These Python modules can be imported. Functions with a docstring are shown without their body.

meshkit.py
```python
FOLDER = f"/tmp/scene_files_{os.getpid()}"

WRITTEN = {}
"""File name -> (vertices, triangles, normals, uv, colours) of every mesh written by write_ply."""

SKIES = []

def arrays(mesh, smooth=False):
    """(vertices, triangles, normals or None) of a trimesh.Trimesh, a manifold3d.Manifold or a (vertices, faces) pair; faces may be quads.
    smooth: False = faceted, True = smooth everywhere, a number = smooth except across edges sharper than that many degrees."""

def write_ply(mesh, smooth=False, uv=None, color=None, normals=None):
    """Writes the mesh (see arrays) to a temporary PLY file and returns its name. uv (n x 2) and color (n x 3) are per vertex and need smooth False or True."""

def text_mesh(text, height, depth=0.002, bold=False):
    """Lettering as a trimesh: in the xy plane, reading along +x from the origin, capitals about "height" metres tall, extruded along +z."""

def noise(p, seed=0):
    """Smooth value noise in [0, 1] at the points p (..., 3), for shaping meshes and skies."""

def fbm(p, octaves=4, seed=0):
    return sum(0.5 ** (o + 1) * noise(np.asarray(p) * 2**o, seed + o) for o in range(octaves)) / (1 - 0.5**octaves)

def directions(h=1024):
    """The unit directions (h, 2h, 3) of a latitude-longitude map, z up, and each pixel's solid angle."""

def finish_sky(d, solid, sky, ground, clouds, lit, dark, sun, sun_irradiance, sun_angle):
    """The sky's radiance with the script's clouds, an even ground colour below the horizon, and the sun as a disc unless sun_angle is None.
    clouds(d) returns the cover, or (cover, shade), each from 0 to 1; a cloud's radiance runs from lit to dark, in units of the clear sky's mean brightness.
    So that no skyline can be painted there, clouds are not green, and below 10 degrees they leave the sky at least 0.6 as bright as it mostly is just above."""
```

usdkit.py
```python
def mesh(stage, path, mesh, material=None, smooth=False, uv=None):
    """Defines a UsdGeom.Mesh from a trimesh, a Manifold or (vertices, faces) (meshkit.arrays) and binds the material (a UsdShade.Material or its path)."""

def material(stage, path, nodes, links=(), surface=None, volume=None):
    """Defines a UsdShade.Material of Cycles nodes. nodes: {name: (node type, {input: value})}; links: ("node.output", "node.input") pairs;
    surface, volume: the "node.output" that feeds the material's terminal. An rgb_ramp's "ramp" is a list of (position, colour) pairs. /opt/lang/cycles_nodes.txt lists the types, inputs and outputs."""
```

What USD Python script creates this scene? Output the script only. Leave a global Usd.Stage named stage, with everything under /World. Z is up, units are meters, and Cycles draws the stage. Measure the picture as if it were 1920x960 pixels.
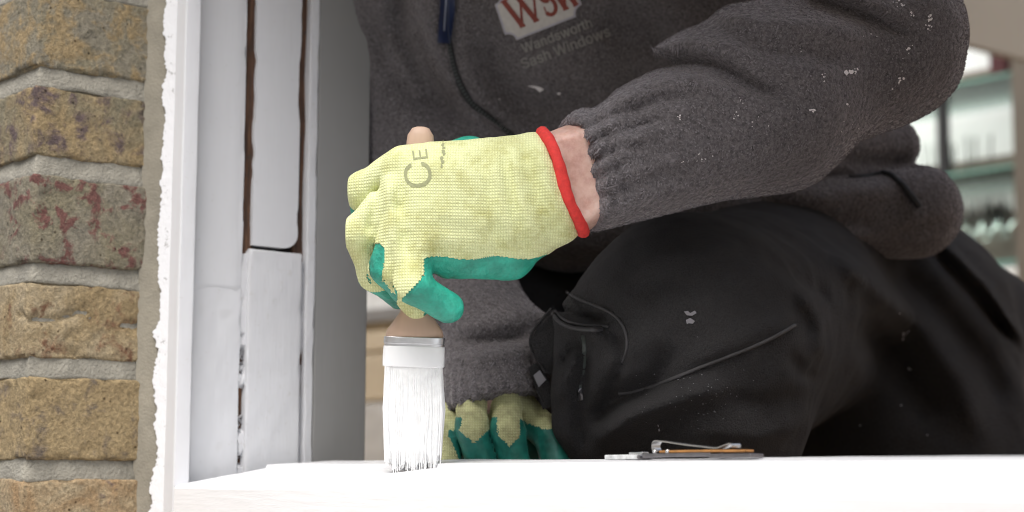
import math, random
import numpy as np, trimesh, usdkit, meshkit
from shapely.geometry import Polygon, LineString, Point
from shapely import affinity, union_all
from pxr import Usd, UsdGeom, UsdLux, UsdShade, Gf, Sdf, Vt
fbm, noise = meshkit.fbm, meshkit.noise
stage = Usd.Stage.CreateInMemory()
UsdGeom.SetStageUpAxis(stage, 'Z'); UsdGeom.SetStageMetersPerUnit(stage, 1.0)
UsdGeom.Xform.Define(stage, '/World'); UsdGeom.Scope.Define(stage, '/World/Looks')

# ------------------------------------------------------------------ camera, sky, sun, exposure
FPX, YAW, PITCH, ROLL = 3417.0, 0.8755, 0.1217, 0.005          # focal length in 1/1920 of the picture width
CAM = np.array([1.284, -0.597, -0.014])                         # z = 0 is the top of the window sill
FW = np.array([-math.sin(YAW)*math.cos(PITCH), math.cos(YAW)*math.cos(PITCH), math.sin(PITCH)])
_r = np.cross(FW, [0, 0, 1.]); _r /= np.linalg.norm(_r); _u = np.cross(_r, FW)
RT = math.cos(ROLL)*_r + math.sin(ROLL)*_u; UP = -math.sin(ROLL)*_r + math.cos(ROLL)*_u
cam = UsdGeom.Camera.Define(stage, '/World/camera')
m4 = np.eye(4); m4[0, :3], m4[1, :3], m4[2, :3], m4[3, :3] = RT, UP, -FW, CAM
cam.AddTransformOp().Set(Gf.Matrix4d(*[float(x) for x in m4.ravel()]))
cam.CreateHorizontalApertureAttr(22.3); cam.CreateVerticalApertureAttr(11.15)
cam.CreateFocalLengthAttr(22.3*FPX/1920); cam.CreateFStopAttr(3.6); cam.CreateFocusDistanceAttr(1.27)
cam.CreateExposureAttr(1.6); cam.CreateClippingRangeAttr(Gf.Vec2f(0.02, 500))
SUN = np.array([0.30, -0.40, 0.87]); SUN /= np.linalg.norm(SUN)
dome = UsdLux.DomeLight.Define(stage, '/World/sky')
dome.GetPrim().SetCustomDataByKey('kind', 'structure')
skym = usdkit.material(stage, '/World/Looks/sky_air', {
    's': ('sky_texture', {'sky_type': 'single_scattering', 'sun_disc': False, 'sun_elevation': math.asin(SUN[2]), 'sun_rotation': math.atan2(SUN[0], SUN[1])}),
    'bw': ('rgb_to_bw', {}), 'mx': ('mix_color', {'fac': 0.72}),
    'b': ('background_shader', {'strength': 0.15})},
    [('s.color', 'bw.color'), ('s.color', 'mx.a'), ('bw.val', 'mx.b'), ('mx.result', 'b.color')], surface='b.background')
UsdShade.MaterialBindingAPI.Apply(dome.GetPrim()).Bind(skym)
sun = UsdLux.DistantLight.Define(stage, '/World/sun')
sun.CreateIntensityAttr(0.4); sun.CreateAngleAttr(40); sun.CreateColorAttr(Gf.Vec3f(1, .96, .9))
sun.GetPrim().CreateAttribute('inputs:normalize', Sdf.ValueTypeNames.Bool).Set(True)
zq = Gf.Rotation(Gf.Vec3d(0, 0, 1), Gf.Vec3d(*[float(x) for x in SUN]))
sun.AddTransformOp().Set(Gf.Matrix4d().SetRotate(zq))

# ------------------------------------------------------------------ helpers
def Q(px, py, z):                                               # a point of the camera's own axes (right, up, forward), metres
    return np.stack(np.broadcast_arrays((np.asarray(px, float)-960)/FPX*z, (480-np.asarray(py, float))/FPX*z, np.asarray(z, float)), -1)
def W(p):
    p = np.asarray(p, float)
    return CAM + p[..., :1]*RT + p[..., 1:2]*UP + p[..., 2:3]*FW
def on_y(px, py, y):                                            # the world point seen at a pixel, on the plane y
    d = W(Q(px, py, 1.0)) - CAM
    return CAM + d*((y-CAM[1])/d[..., 1:2])
def on_z(px, py, z):
    d = W(Q(px, py, 1.0)) - CAM
    return CAM + d*((z-CAM[2])/d[..., 2:3])

used = {}
def numbered(parent, name):
    k = used.get((parent, name), 0); used[(parent, name)] = k+1
    return f'{parent}/{name}' + (f'_{k:03d}' if k else '')
def data(prim, **kw):
    for k, v in kw.items():
        if v: prim.SetCustomDataByKey(k, v)
    return prim
def obj(name, mesh, mat, parent=None, smooth=False, **kw):
    path = numbered(str(parent.GetPath()) if parent is not None else '/World', name)
    g = usdkit.mesh(stage, path, mesh, M[mat] if isinstance(mat, str) else mat, smooth=smooth)
    return data(g.GetPrim(), **kw)
def thing(name, label, category, group=None, loc=None, rot=None, parent=None):
    x = UsdGeom.Xform.Define(stage, numbered(str(parent.GetPath()) if parent is not None else '/World', name))
    if loc is not None: x.AddTranslateOp().Set(Gf.Vec3d(*map(float, loc)))
    if rot: x.AddRotateZOp().Set(float(rot))
    return data(x.GetPrim(), label=label, category=category, group=group)
def cat(ms): return trimesh.util.concatenate([trimesh.Trimesh(*meshkit.arrays(m)[:2], process=False) for m in ms])
def box(x0, x1, y0, y1, z0, z1):
    b = trimesh.creation.box([x1-x0, y1-y0, z1-z0]); b.apply_translation([(x0+x1)/2, (y0+y1)/2, (z0+z1)/2]); return b
def gridbox(x0, x1, y0, y1, z0, z1, step, r=0.003):
    """A box of small faces with edges rounded by r; returns vertices, faces and the outward directions."""
    lo, hi = np.array([x0, y0, z0], float), np.array([x1, y1, z1], float)
    V, F, n0 = [], [], 0
    steps = np.broadcast_to(step, 3)
    for ax in range(3):
        b, c = (ax+1) % 3, (ax+2) % 3
        def lin(k):
            n = max(2, int(math.ceil((hi[k]-lo[k])/steps[k]))+1)
            core = np.linspace(lo[k]+r, hi[k]-r, n)
            return np.concatenate([[lo[k]], [lo[k]+.4*r], core, [hi[k]-.4*r], [hi[k]]])
        gb, gc = lin(b), lin(c)
        B, C = np.meshgrid(gb, gc, indexing='ij')
        idx = np.arange(B.size).reshape(B.shape)
        q = np.stack([idx[:-1, :-1], idx[1:, :-1], idx[1:, 1:], idx[:-1, 1:]], -1).reshape(-1, 4)
        for side in (0, 1):
            P = np.zeros((B.size, 3)); P[:, ax] = hi[ax] if side else lo[ax]; P[:, b] = B.ravel(); P[:, c] = C.ravel()
            V.append(P); F.append((q if side else q[:, ::-1])+n0); n0 += len(P)
    V = np.vstack(V); F = np.vstack(F)
    t = trimesh.Trimesh(V, np.vstack([F[:, [0, 1, 2]], F[:, [0, 2, 3]]]), process=False); t.merge_vertices(digits_vertex=7)
    c = np.clip(t.vertices, lo+r, hi-r); d = t.vertices-c
    l = np.linalg.norm(d, axis=1, keepdims=True); d = d/np.maximum(l, 1e-12)
    return c+d*r, np.array(t.faces), d
def rbox(x0, x1, y0, y1, z0, z1, r=.0015, step=.2):
    v, f, _ = gridbox(x0, x1, y0, y1, z0, z1, step, r); return trimesh.Trimesh(v, f, process=False)
def rough_board(x0, x1, y0, y1, z0, z1, step=(.01, .006, .006), r=.0015, amp=.0006, freq=90, seed=0, chip=0.0):
    """A painted board with uneven, chipped arrises."""
    v, f, d = gridbox(x0, x1, y0, y1, z0, z1, step, r)
    n = fbm(v*np.array([freq, freq, freq*.35])+seed*7.3, 3, seed)-.5
    edge = (np.abs(d) > .2).sum(1) >= 2
    v = v+d*(n*amp*2)[:, None]
    if chip:
        c = np.clip(fbm(v*np.array([160, 160, 70])+seed, 3, seed+5)-.52, 0, 1)*chip*6
        v = v-d*(c*edge)[:, None]
    return trimesh.Trimesh(v, f, process=False)
def tube(pts, r, n=8, closed=False, flat=1.0, up=None):
    pts = np.asarray(pts, float); r = np.broadcast_to(r, len(pts))
    t = np.gradient(pts, axis=0) if not closed else np.roll(pts, -1, 0)-np.roll(pts, 1, 0)
    t /= np.linalg.norm(t, axis=1, keepdims=True)+1e-12
    u = np.array(up if up is not None else [0.3, 0.5, 0.81]); a = np.cross(t, u); a /= np.linalg.norm(a, axis=1, keepdims=True)+1e-12
    b = np.cross(t, a)
    th = np.arange(n)/n*2*np.pi
    v = pts[:, None]+r[:, None, None]*(np.cos(th)[None, :, None]*a[:, None]+np.sin(th)[None, :, None]*b[:, None]*flat)
    k = len(pts); i = np.arange(k if closed else k-1)
    j = np.arange(n); I, J = np.meshgrid(i, j, indexing='ij'); I2 = (I+1) % k; J2 = (J+1) % n
    f = np.stack([I*n+J, I*n+J2, I2*n+J2, I2*n+J], -1).reshape(-1, 4)
    f = np.vstack([f[:, [0, 1, 2]], f[:, [0, 2, 3]]])
    v = v.reshape(-1, 3)
    if not closed:
        v = np.vstack([v, pts[:1], pts[-1:]]); jj = np.arange(n); j2 = (jj+1) % n
        f = np.vstack([f, np.stack([np.full(n, k*n), j2, jj], -1), np.stack([np.full(n, k*n+1), (k-1)*n+jj, (k-1)*n+j2], -1)])
    m = trimesh.Trimesh(v, f, process=False)
    if m.volume < 0: m.invert()
    return m
def lathe(profile, n=32):
    pr = np.asarray(profile, float); th = np.arange(n)/n*2*np.pi
    v = np.stack([pr[:, None, 0]*np.cos(th), pr[:, None, 0]*np.sin(th), np.broadcast_to(pr[:, None, 1], (len(pr), n))], -1).reshape(-1, 3)
    I, J = np.meshgrid(np.arange(len(pr)-1), np.arange(n), indexing='ij'); J2 = (J+1) % n
    f = np.stack([I*n+J, I*n+J2, (I+1)*n+J2, (I+1)*n+J], -1).reshape(-1, 4)
    m = trimesh.Trimesh(v, np.vstack([f[:, [0, 1, 2]], f[:, [0, 2, 3]]]), process=True)
    if m.volume < 0: m.invert()
    return m

# ------------------------------------------------------------------ materials
M = {}
def mat(name, nodes, links, surface='p.BSDF'):
    M[name] = usdkit.material(stage, '/World/Looks/'+name, nodes, links, surface=surface)
def ramp(*stops): return ('rgb_ramp', {'ramp': [(p, c) for p, c in stops]})
def plain(name, col, rough=.5, scale=30, var=.12, bump=.0, bscale=200, bdist=.001, stretch=(1, 1, 1), **kw):
    a = tuple(max(0, c*(1-var)) for c in col); b = tuple(c*(1+var) for c in col)
    nodes = {'g': ('geometry', {}), 'mp': ('mapping', {'scale': stretch}), 'n': ('noise_texture', {'scale': scale, 'detail': 5., 'roughness': .6}),
             'r': ramp((.3, a), (.7, b)), 'p': ('principled_bsdf', dict(roughness=rough, **kw))}
    links = [('g.position', 'mp.vector'), ('mp.vector', 'n.vector'), ('n.fac', 'r.fac'), ('r.color', 'p.base_color')]
    if bump:
        nodes['n2'] = ('noise_texture', {'scale': bscale, 'detail': 3.}); nodes['b'] = ('bump', {'strength': bump, 'distance': bdist})
        links += [('mp.vector', 'n2.vector'), ('n2.fac', 'b.height'), ('b.normal', 'p.normal')]
    mat(name, nodes, links)

# weathered stock brick: ochre, grey, purple patches, dark pits
def brick_mat(name, a, b, c, seed, patch=(.5, .62)):
    mat(name, {
        'g': ('geometry', {}), 'mp': ('mapping', {'location': (seed*1.7, seed*.9, seed*2.3)}),
        'n1': ('noise_texture', {'scale': 22., 'detail': 6., 'roughness': .62, 'distortion': .6}),
        'n2': ('noise_texture', {'scale': 48., 'detail': 6., 'roughness': .65, 'distortion': .4}),
        'n3': ('noise_texture', {'scale': 330., 'detail': 4., 'roughness': .7}),
        'vo': ('voronoi_texture', {'scale': 120., 'randomness': 1.}),
        'r1': ramp((.38, a), (.60, b)), 'k': ramp((patch[0], (0, 0, 0)), (patch[1], (1, 1, 1))),
        'm1': ('mix_color', {'b': c}), 'r3': ramp((.28, (.5, .5, .5)), (.7, (1.3, 1.28, 1.22))), 'm2': ('mix_color', {'blend_type': 'multiply', 'fac': 1., 'use_clamp': False}),
        'pit': ramp((.07, (.25, .22, .2)), (.17, (1, 1, 1))), 'n4': ('noise_texture', {'scale': 30., 'detail': 1.}), 'pk': ramp((.47, (0, 0, 0)), (.56, (1, 1, 1))),
        'm3': ('mix_color', {'blend_type': 'multiply'}),
        'bh': ('math', {'math_type': 'add'}), 'b': ('bump', {'strength': .9, 'distance': .0022}), 'p': ('principled_bsdf', {'roughness': .92, 'specular_ior_level': .2})},
        [('g.position', 'mp.vector')]+[('mp.vector', k+'.vector') for k in ('n1', 'n2', 'n3', 'n4', 'vo')] +
        [('n1.fac', 'r1.fac'), ('n2.fac', 'k.fac'), ('r1.color', 'm1.a'), ('k.color', 'm1.fac'), ('n3.fac', 'r3.fac'), ('m1.result', 'm2.a'), ('r3.color', 'm2.b'),
         ('vo.distance', 'pit.fac'), ('n4.fac', 'pk.fac'), ('pk.color', 'm3.fac'), ('m2.result', 'm3.a'), ('pit.color', 'm3.b'), ('m3.result', 'p.base_color'),
         ('n3.fac', 'bh.value1'), ('n2.fac', 'bh.value2'), ('bh.value', 'b.height'), ('b.normal', 'p.normal')])
OCH, GRY, PUR, TAN, OLV, ORA, RED = (.25, .188, .108), (.185, .167, .135), (.105, .078, .078), (.30, .245, .165), (.175, .155, .11), (.275, .185, .105), (.135, .065, .058)
brick_mat('brick_grey_ochre', GRY, OLV, OCH, 1, (.47, .58))
brick_mat('brick_olive', OLV, OCH, PUR, 2, (.50, .62))
brick_mat('brick_red_patch', GRY, OLV, RED, 3.4, (.52, .58))
brick_mat('brick_tan', TAN, OCH, (.15, .08, .05), 4, (.54, .66))
brick_mat('brick_buff', (.28, .215, .125), OCH, (.13, .105, .085), 5, (.54, .66))
brick_mat('brick_orange', ORA, TAN, PUR, 6, (.6, .7))
plain('mortar', (.225, .21, .175), .95, 60, .22, 1., 420, .0016)
plain('mortar_fillet', (.22, .20, .16), .95, 45, .15, .7, 500, .0008)
plain('old_wall', (.33, .25, .16), .95, 20, .3, .6, 90, .003)
# gloss paint over timber, brushed along its length, a little grubby
def paint(name, col, dirt=(.42, .40, .36), thr=(.62, .78), stretch=(1, 1, .12), rough=.38, bump=.16):
    mat(name, {
        'g': ('geometry', {}), 'mp': ('mapping', {'scale': stretch}),
        'n1': ('noise_texture', {'scale': 260., 'detail': 4., 'roughness': .6}), 'n2': ('noise_texture', {'scale': 26., 'detail': 7., 'roughness': .7}),
        'n3': ('noise_texture', {'scale': 140., 'detail': 5., 'roughness': .75}),
        'r': ramp((.3, tuple(c*.965 for c in col)), (.65, col)), 'k': ramp((thr[0], (0, 0, 0)), (thr[1], (.55, .55, .55))), 'mx': ('mix_color', {'b': dirt}),
        'ad': ('math', {'math_type': 'multiply'}), 'b': ('bump', {'strength': bump, 'distance': .0012}), 'p': ('principled_bsdf', {'roughness': rough, 'specular_ior_level': .4})},
        [('g.position', 'mp.vector'), ('mp.vector', 'n1.vector'), ('mp.vector', 'n2.vector'), ('g.position', 'n3.vector'), ('n1.fac', 'b.height'), ('b.normal', 'p.normal'),
         ('n2.fac', 'r.fac'), ('r.color', 'mx.a'), ('n2.fac', 'ad.value1'), ('n3.fac', 'ad.value2'), ('n3.fac', 'k.fac'), ('k.color', 'mx.fac'), ('mx.result', 'p.base_color')])
paint('white_paint', (.59, .59, .61))
paint('white_paint_worn', (.57, .57, .59), thr=(.58, .72), bump=.28)
paint('white_sill_paint', (.74, .74, .757), stretch=(.10, 1, 1), thr=(.66, .8), bump=.3)
paint('fresh_paint', (.84, .84, .85), thr=(.8, .95), bump=.2, rough=.25)
paint('flaky_paint', (.66, .66, .68), dirt=(.16, .15, .14), thr=(.60, .66), stretch=(1, 1, .6), bump=.4)
plain('grey_paint', (.235, .232, .228), .6, 10, .06, .25, 300, .0006, (1, 1, .15))
mat('bare_timber', {'g': ('geometry', {}), 'mp': ('mapping', {'scale': (1, 1, .06)}), 'n': ('noise_texture', {'scale': 420., 'detail': 5., 'roughness': .7}), 'n2': ('noise_texture', {'scale': 70., 'detail': 5., 'roughness': .75}),
    'r': ramp((.3, (.018, .011, .008)), (.52, (.085, .04, .022)), (.75, (.20, .10, .05))), 'k': ramp((.56, (0, 0, 0)), (.66, (1, 1, 1))), 'mx': ('mix_color', {'b': (.045, .032, .026)}),
    'b': ('bump', {'strength': 1., 'distance': .002}), 'p': ('principled_bsdf', {'roughness': .85})},
    [('g.position', 'mp.vector'), ('mp.vector', 'n.vector'), ('g.position', 'n2.vector'), ('n.fac', 'r.fac'), ('r.color', 'mx.a'), ('n2.fac', 'k.fac'), ('k.color', 'mx.fac'), ('mx.result', 'p.base_color'), ('n.fac', 'b.height'), ('b.normal', 'p.normal')])
plain('dark_gap', (.02, .017, .015), .9)
# cloth
def fleece(name, col, sheen, knob=900., bump=1., dist=.0022, scol=(.62, .58, .6)):
    mat(name, {'g': ('geometry', {}), 'n': ('noise_texture', {'scale': knob, 'detail': 3., 'roughness': .6, 'distortion': .8}), 'n2': ('noise_texture', {'scale': 14., 'detail': 4.}),
        'v': ('voronoi_texture', {'scale': knob*.55}), 'ad': ('math', {'math_type': 'subtract'}),
        'r': ramp((.25, tuple(c*.8 for c in col)), (.75, tuple(c*1.2 for c in col))), 'rk': ramp((.3, (.5, .5, .5)), (.7, (1.5, 1.5, 1.5))), 'mm': ('mix_color', {'blend_type': 'multiply', 'fac': 1., 'use_clamp': False}),
        'b': ('bump', {'strength': bump, 'distance': dist}),
        'p': ('principled_bsdf', {'roughness': .95, 'specular_ior_level': .12, 'sheen_weight': sheen, 'sheen_roughness': .45, 'sheen_tint': scol})},
        [('g.position', 'n.vector'), ('g.position', 'n2.vector'), ('g.position', 'v.vector'), ('n.fac', 'ad.value1'), ('v.distance', 'ad.value2'), ('ad.value', 'b.height'), ('b.normal', 'p.normal'),
         ('n2.fac', 'r.fac'), ('r.color', 'mm.a'), ('n.fac', 'rk.fac'), ('rk.color', 'mm.b'), ('mm.result', 'p.base_color')])
fleece('grey_fleece', (.112, .102, .106), .6, 420., .5)
plain('grey_pile', (.160, .146, .155), .9, 300, .5)
fleece('black_canvas', (.035, .0335, .0345), .06, 1300., .8, .0008)
plain('seam_thread', (.055, .052, .055), .8)
plain('zip_tape', (.012, .012, .014), .7)
plain('zip_teeth', (.045, .055, .052), .4)
plain('navy_pull', (.010, .018, .055), .45)
plain('pale_print', (.30, .32, .38), .6)
plain('badge_white', (.50, .475, .45), .7, 300, .08, .4, 900, .0004)
plain('badge_red', (.20, .04, .028), .7, 300, .15)
plain('badge_edge', (.34, .33, .42), .6)
plain('embroidery_grey', (.23, .22, .21), .8)
plain('white_fleck', (.72, .68, .68), .6)
plain('grey_tag', (.22, .21, .23), .6)
plain('steel', (.62, .62, .62), .25, 80, .1, metallic=1.0)
plain('dark_steel', (.22, .21, .22), .35, 120, .2, .3, 300, .0004, metallic=1.0)
plain('copper_strip', (.50, .24, .08), .45, 120, .25, .3, 300, .0004, metallic=.6)
plain('clear_plate', (.50, .51, .51), .3, 160, .4)
mat('skin', {'g': ('geometry', {}), 'n': ('noise_texture', {'scale': 85., 'detail': 6., 'roughness': .65}), 'r': ramp((.3, (.44, .24, .19)), (.5, (.58, .36, .30)), (.7, (.66, .45, .38))), 'n2': ('noise_texture', {'scale': 700., 'detail': 2.}), 'b': ('bump', {'strength': .3, 'distance': .0006}),
    'p': ('principled_bsdf', {'roughness': .5, 'subsurface_weight': .25, 'subsurface_scale': .004})},
    [('g.position', 'n.vector'), ('g.position', 'n2.vector'), ('n.fac', 'r.fac'), ('r.color', 'p.base_color'), ('n2.fac', 'b.height'), ('b.normal', 'p.normal')])
plain('hair', (.05, .035, .025), .6, 200, .3, 1., 500, .002)
plain('eye_white', (.7, .68, .66), .2); plain('iris', (.05, .06, .05), .2); plain('lip', (.42, .2, .18), .5)
def knit(name, col, dirty, thr, pitch=165.):
    mat(name, {'g': ('geometry', {}), 'tc': ('texture_coordinate', {}), 'w1': ('wave_texture', {'wave_type': 'bands', 'bands_direction': 'x', 'scale': pitch, 'distortion': .35, 'detail': 1., 'detail_scale': .2}),
        'w2': ('wave_texture', {'wave_type': 'bands', 'bands_direction': 'z', 'scale': pitch*.9, 'distortion': .35, 'detail': 1., 'detail_scale': .2}),
        'mu': ('math', {'math_type': 'multiply'}), 'n': ('noise_texture', {'scale': 45., 'detail': 6., 'roughness': .7}), 'n2': ('noise_texture', {'scale': 900., 'detail': 2.}), 'ad': ('math', {'math_type': 'multiply_add', 'value2': .5}),
        'mp': ('mapping', {'rotation': ROTK}), 'k': ramp((thr[0], (0, 0, 0)), (thr[1], (1, 1, 1))), 'mx': ('mix_color', {'a': col, 'b': dirty}), 'rk': ramp((0, (.78, .78, .72)), (.4, (1.05, 1.05, 1.05))), 'mm': ('mix_color', {'blend_type': 'multiply', 'fac': .7, 'use_clamp': False}),
        'b': ('bump', {'strength': .55, 'distance': .0010}), 'p': ('principled_bsdf', {'roughness': .9, 'specular_ior_level': .15, 'sheen_weight': .3, 'sheen_roughness': .5, 'sheen_tint': (.9, .9, .6)})},
        [('g.position', 'mp.vector'), ('mp.vector', 'w1.vector'), ('mp.vector', 'w2.vector'), ('g.position', 'n.vector'), ('g.position', 'n2.vector'), ('w1.fac', 'mu.value1'), ('w2.fac', 'mu.value2'), ('n2.fac', 'ad.value1'), ('mu.value', 'ad.value3'),
         ('ad.value', 'b.height'), ('b.normal', 'p.normal'), ('n.fac', 'k.fac'), ('k.color', 'mx.fac'), ('mx.result', 'mm.a'), ('mu.value', 'rk.fac'), ('rk.color', 'mm.b'), ('mm.result', 'p.base_color')])
ROTK = (0.0, 0.0, -YAW)
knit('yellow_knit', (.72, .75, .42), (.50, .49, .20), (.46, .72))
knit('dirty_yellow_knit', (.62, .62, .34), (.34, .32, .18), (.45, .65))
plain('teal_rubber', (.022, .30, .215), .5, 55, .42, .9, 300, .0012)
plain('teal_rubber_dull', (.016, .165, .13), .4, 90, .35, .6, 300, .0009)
plain('red_band', (.62, .035, .03), .8, 300, .15, .8, 900, .0006)
plain('glove_print', (.30, .31, .17), .8)
plain('brush_wood', (.52, .36, .27), .55, 40, .12, .3, 200, .0004, (1, 1, .15))
plain('ferrule', (.60, .60, .62), .35, 80, .1, metallic=.9)
plain('bristle', (.80, .80, .80), .6, 200, .06)
# room
plain('cream_wall', (.74, .71, .66), .8, 4, .05); plain('ceiling_paint', (.75, .74, .72), .8); plain('floor_wood', (.42, .30, .2), .5, 12, .2, stretch=(.2, 2, 1))
plain('taupe_panel', (.145, .125, .10), .6, 4, .05); plain('white_panel', (.82, .84, .825), .5, 4, .03)
plain('black_metal', (.02, .02, .022), .4); plain('dark_box', (.10, .085, .07), .7); plain('red_box', (.06, .012, .014), .6); plain('brown_box', (.22, .17, .13), .7)
plain('cream_card', (.86, .74, .55), .8, 12, .08); plain('white_card', (.82, .82, .80), .7); plain('counter_grey', (.36, .36, .36), .5)
plain('pavement', (.24, .235, .23), .9, 20, .2, .6, 120, .002); plain('stone', (.42, .4, .36), .9, 20, .15, .6, 100, .002)
def pane(name, tint, k):
    mat(name, {'t': ('transparent_bsdf', {'color': tint}), 'g': ('glossy_bsdf', {'roughness': .15, 'color': (.7, .75, .73)}), 'f': ('fresnel', {'IOR': k}), 'm': ('mix_closure', {})},
        [('f.fac', 'm.fac'), ('t.BSDF', 'm.closure1'), ('g.BSDF', 'm.closure2')], surface='m.closure')
pane('glass', (.985, .99, .987), 1.14); pane('green_glass', (.97, .99, .982), 1.25)
mat('glass_edge', {'p': ('principled_bsdf', {'base_color': (.15, .32, .265), 'roughness': .3})}, [])

# ------------------------------------------------------------------ the house: brick wall, sash box, room
ZT, WIN = .60, 1.0                                              # top of the opening, its width
rng = random.Random(4)
wall = thing('brick_wall', 'weathered yellow stock brick wall beside the white window frame, with pale mortar joints', 'wall')
J0, CRS = .293, .075
brick_for = {-1: 'brick_grey_ochre', 0: 'brick_grey_ochre', 1: 'brick_olive', 2: 'brick_red_patch', 3: 'brick_tan', 4: 'brick_buff', 5: 'brick_orange'}
mats = list(brick_for.values())[1:]
jz = {-4: .593, -3: .518, -2: .443, -1: .368, 0: .291, 1: .222, 2: .140, 3: .068, 4: -.009}     # uneven courses, as laid
def joint(i): return jz.get(i, J0-CRS*i)
def make_brick(x0, x1, y0, y1, z0, z1, mt, fine, seed):
    v, f, d = gridbox(x0, x1, y0, y1, z0, z1, .0042 if fine else .03, .0026 if fine else .004)
    if fine:
        n = fbm(v*55+seed*3.1, 4, seed)-.5; n2 = fbm(v*190+seed, 3, seed+3)-.5
        pit = np.clip(.30-noise(v*np.array([120, 120, 150])+seed, seed+8), 0, 1)*np.clip(noise(v*22+seed, seed+2)-.45, 0, 1)*4
        edge = ((np.abs(d) > .25).sum(1) >= 2)
        crk = np.zeros(len(v))
        if seed % 4 == 3:                                        # a firing crack across the face
            zc = (z0+z1)/2+.004+.006*(noise(np.stack([v[:, 1]*90, v[:, 0]*90, 0*v[:, 0]], -1), 3)-.5)*2
            crk = np.exp(-((v[:, 2]-zc)/.0022)**2)*(noise(v*30, 5) > .35)
        v = v+d*(n*.0032+n2*.0022-pit*.008-crk*.004-edge*np.clip(fbm(v*60, 3, seed+20)-.45, 0, 1)*.007)[:, None]
    return obj('brick', trimesh.Trimesh(v, f, process=False), mt, wall, smooth=40)
for i in range(-4, 12):                                          # course i lies between joint i (below) and joint i-1
    z0, z1 = joint(i)+.0072, joint(i-1)-.0072
    x = 0.0; k = 0
    while x > -.64:
        L = (.1025 if (i % 2) else .215) if k == 0 else .215
        jx = rng.uniform(-.0015, .0015)
        dy = rng.uniform(-.0015, .0012)
        fine = k == 0 and -1 <= i <= 6
        make_brick(x-L+.005*(k == 0)*0, x-(.010 if k else 0)+(jx if k == 0 else 0), dy, .1025, z0, z1, brick_for.get(i) or mats[rng.randrange(6)] if k == 0 else mats[rng.randrange(6)], fine, i+20+k*31)
        x -= L+(0 if k else 0); k += 1
for i in range(-5, 12):
    z = joint(i)
    fine = -2 <= i <= 6
    v, f, d = gridbox(-.665, -.0020, .0020, .0975, z-.0088, z+.0088, (.004 if fine else .04, .004 if fine else .04, .003 if fine else .01), .0025)
    if fine:
        front = (d[:, 1] < -.3) | (d[:, 0] > .3)
        n = fbm(v*70+i, 4, i+40)-.5; n2 = fbm(v*np.array([26, 26, 60])+i*2.2, 3, i+60)-.5
        v = v+d*(n*.0022)[:, None]*np.array([1, 1, .8])
        v[:, 2] += (n2*.005)
        v = v+d*np.array([1, 1, 0])*(.0010*np.clip((v[:, 2]-z)/-.006, -1, .7))[:, None]*front[:, None]     # weathered joint: its lower edge stands proud
    obj('mortar_joint', trimesh.Trimesh(v, f, process=False), 'mortar', wall, smooth=40)
obj('mortar_core', box(-.664, -.004, .005, .1, joint(11)-.04, joint(-5)+.02), 'mortar', wall)
# the rest of the facade, outside the picture
obj('masonry', cat([box(-2.6, -.666, 0, .1, -.9, 2.4), box(-.666, WIN, .0, .1, ZT+.02, 2.4), box(WIN, 2.5, 0, .1, -.9, 2.4), box(-.666, WIN, 0, .1, -.9, joint(11)-.041), box(-.0, WIN, .003, .1, -.56, -.13),
                    box(-2.6, -.1, .103, .3, -.9, 2.4), box(WIN+.1, 2.5, .103, .3, -.9, 2.4), box(-.1, WIN+.1, .103, .3, ZT+.1, 2.4), box(-.1, WIN+.1, .103, .3, -.9, -.13)]), 'old_wall', wall)
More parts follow.
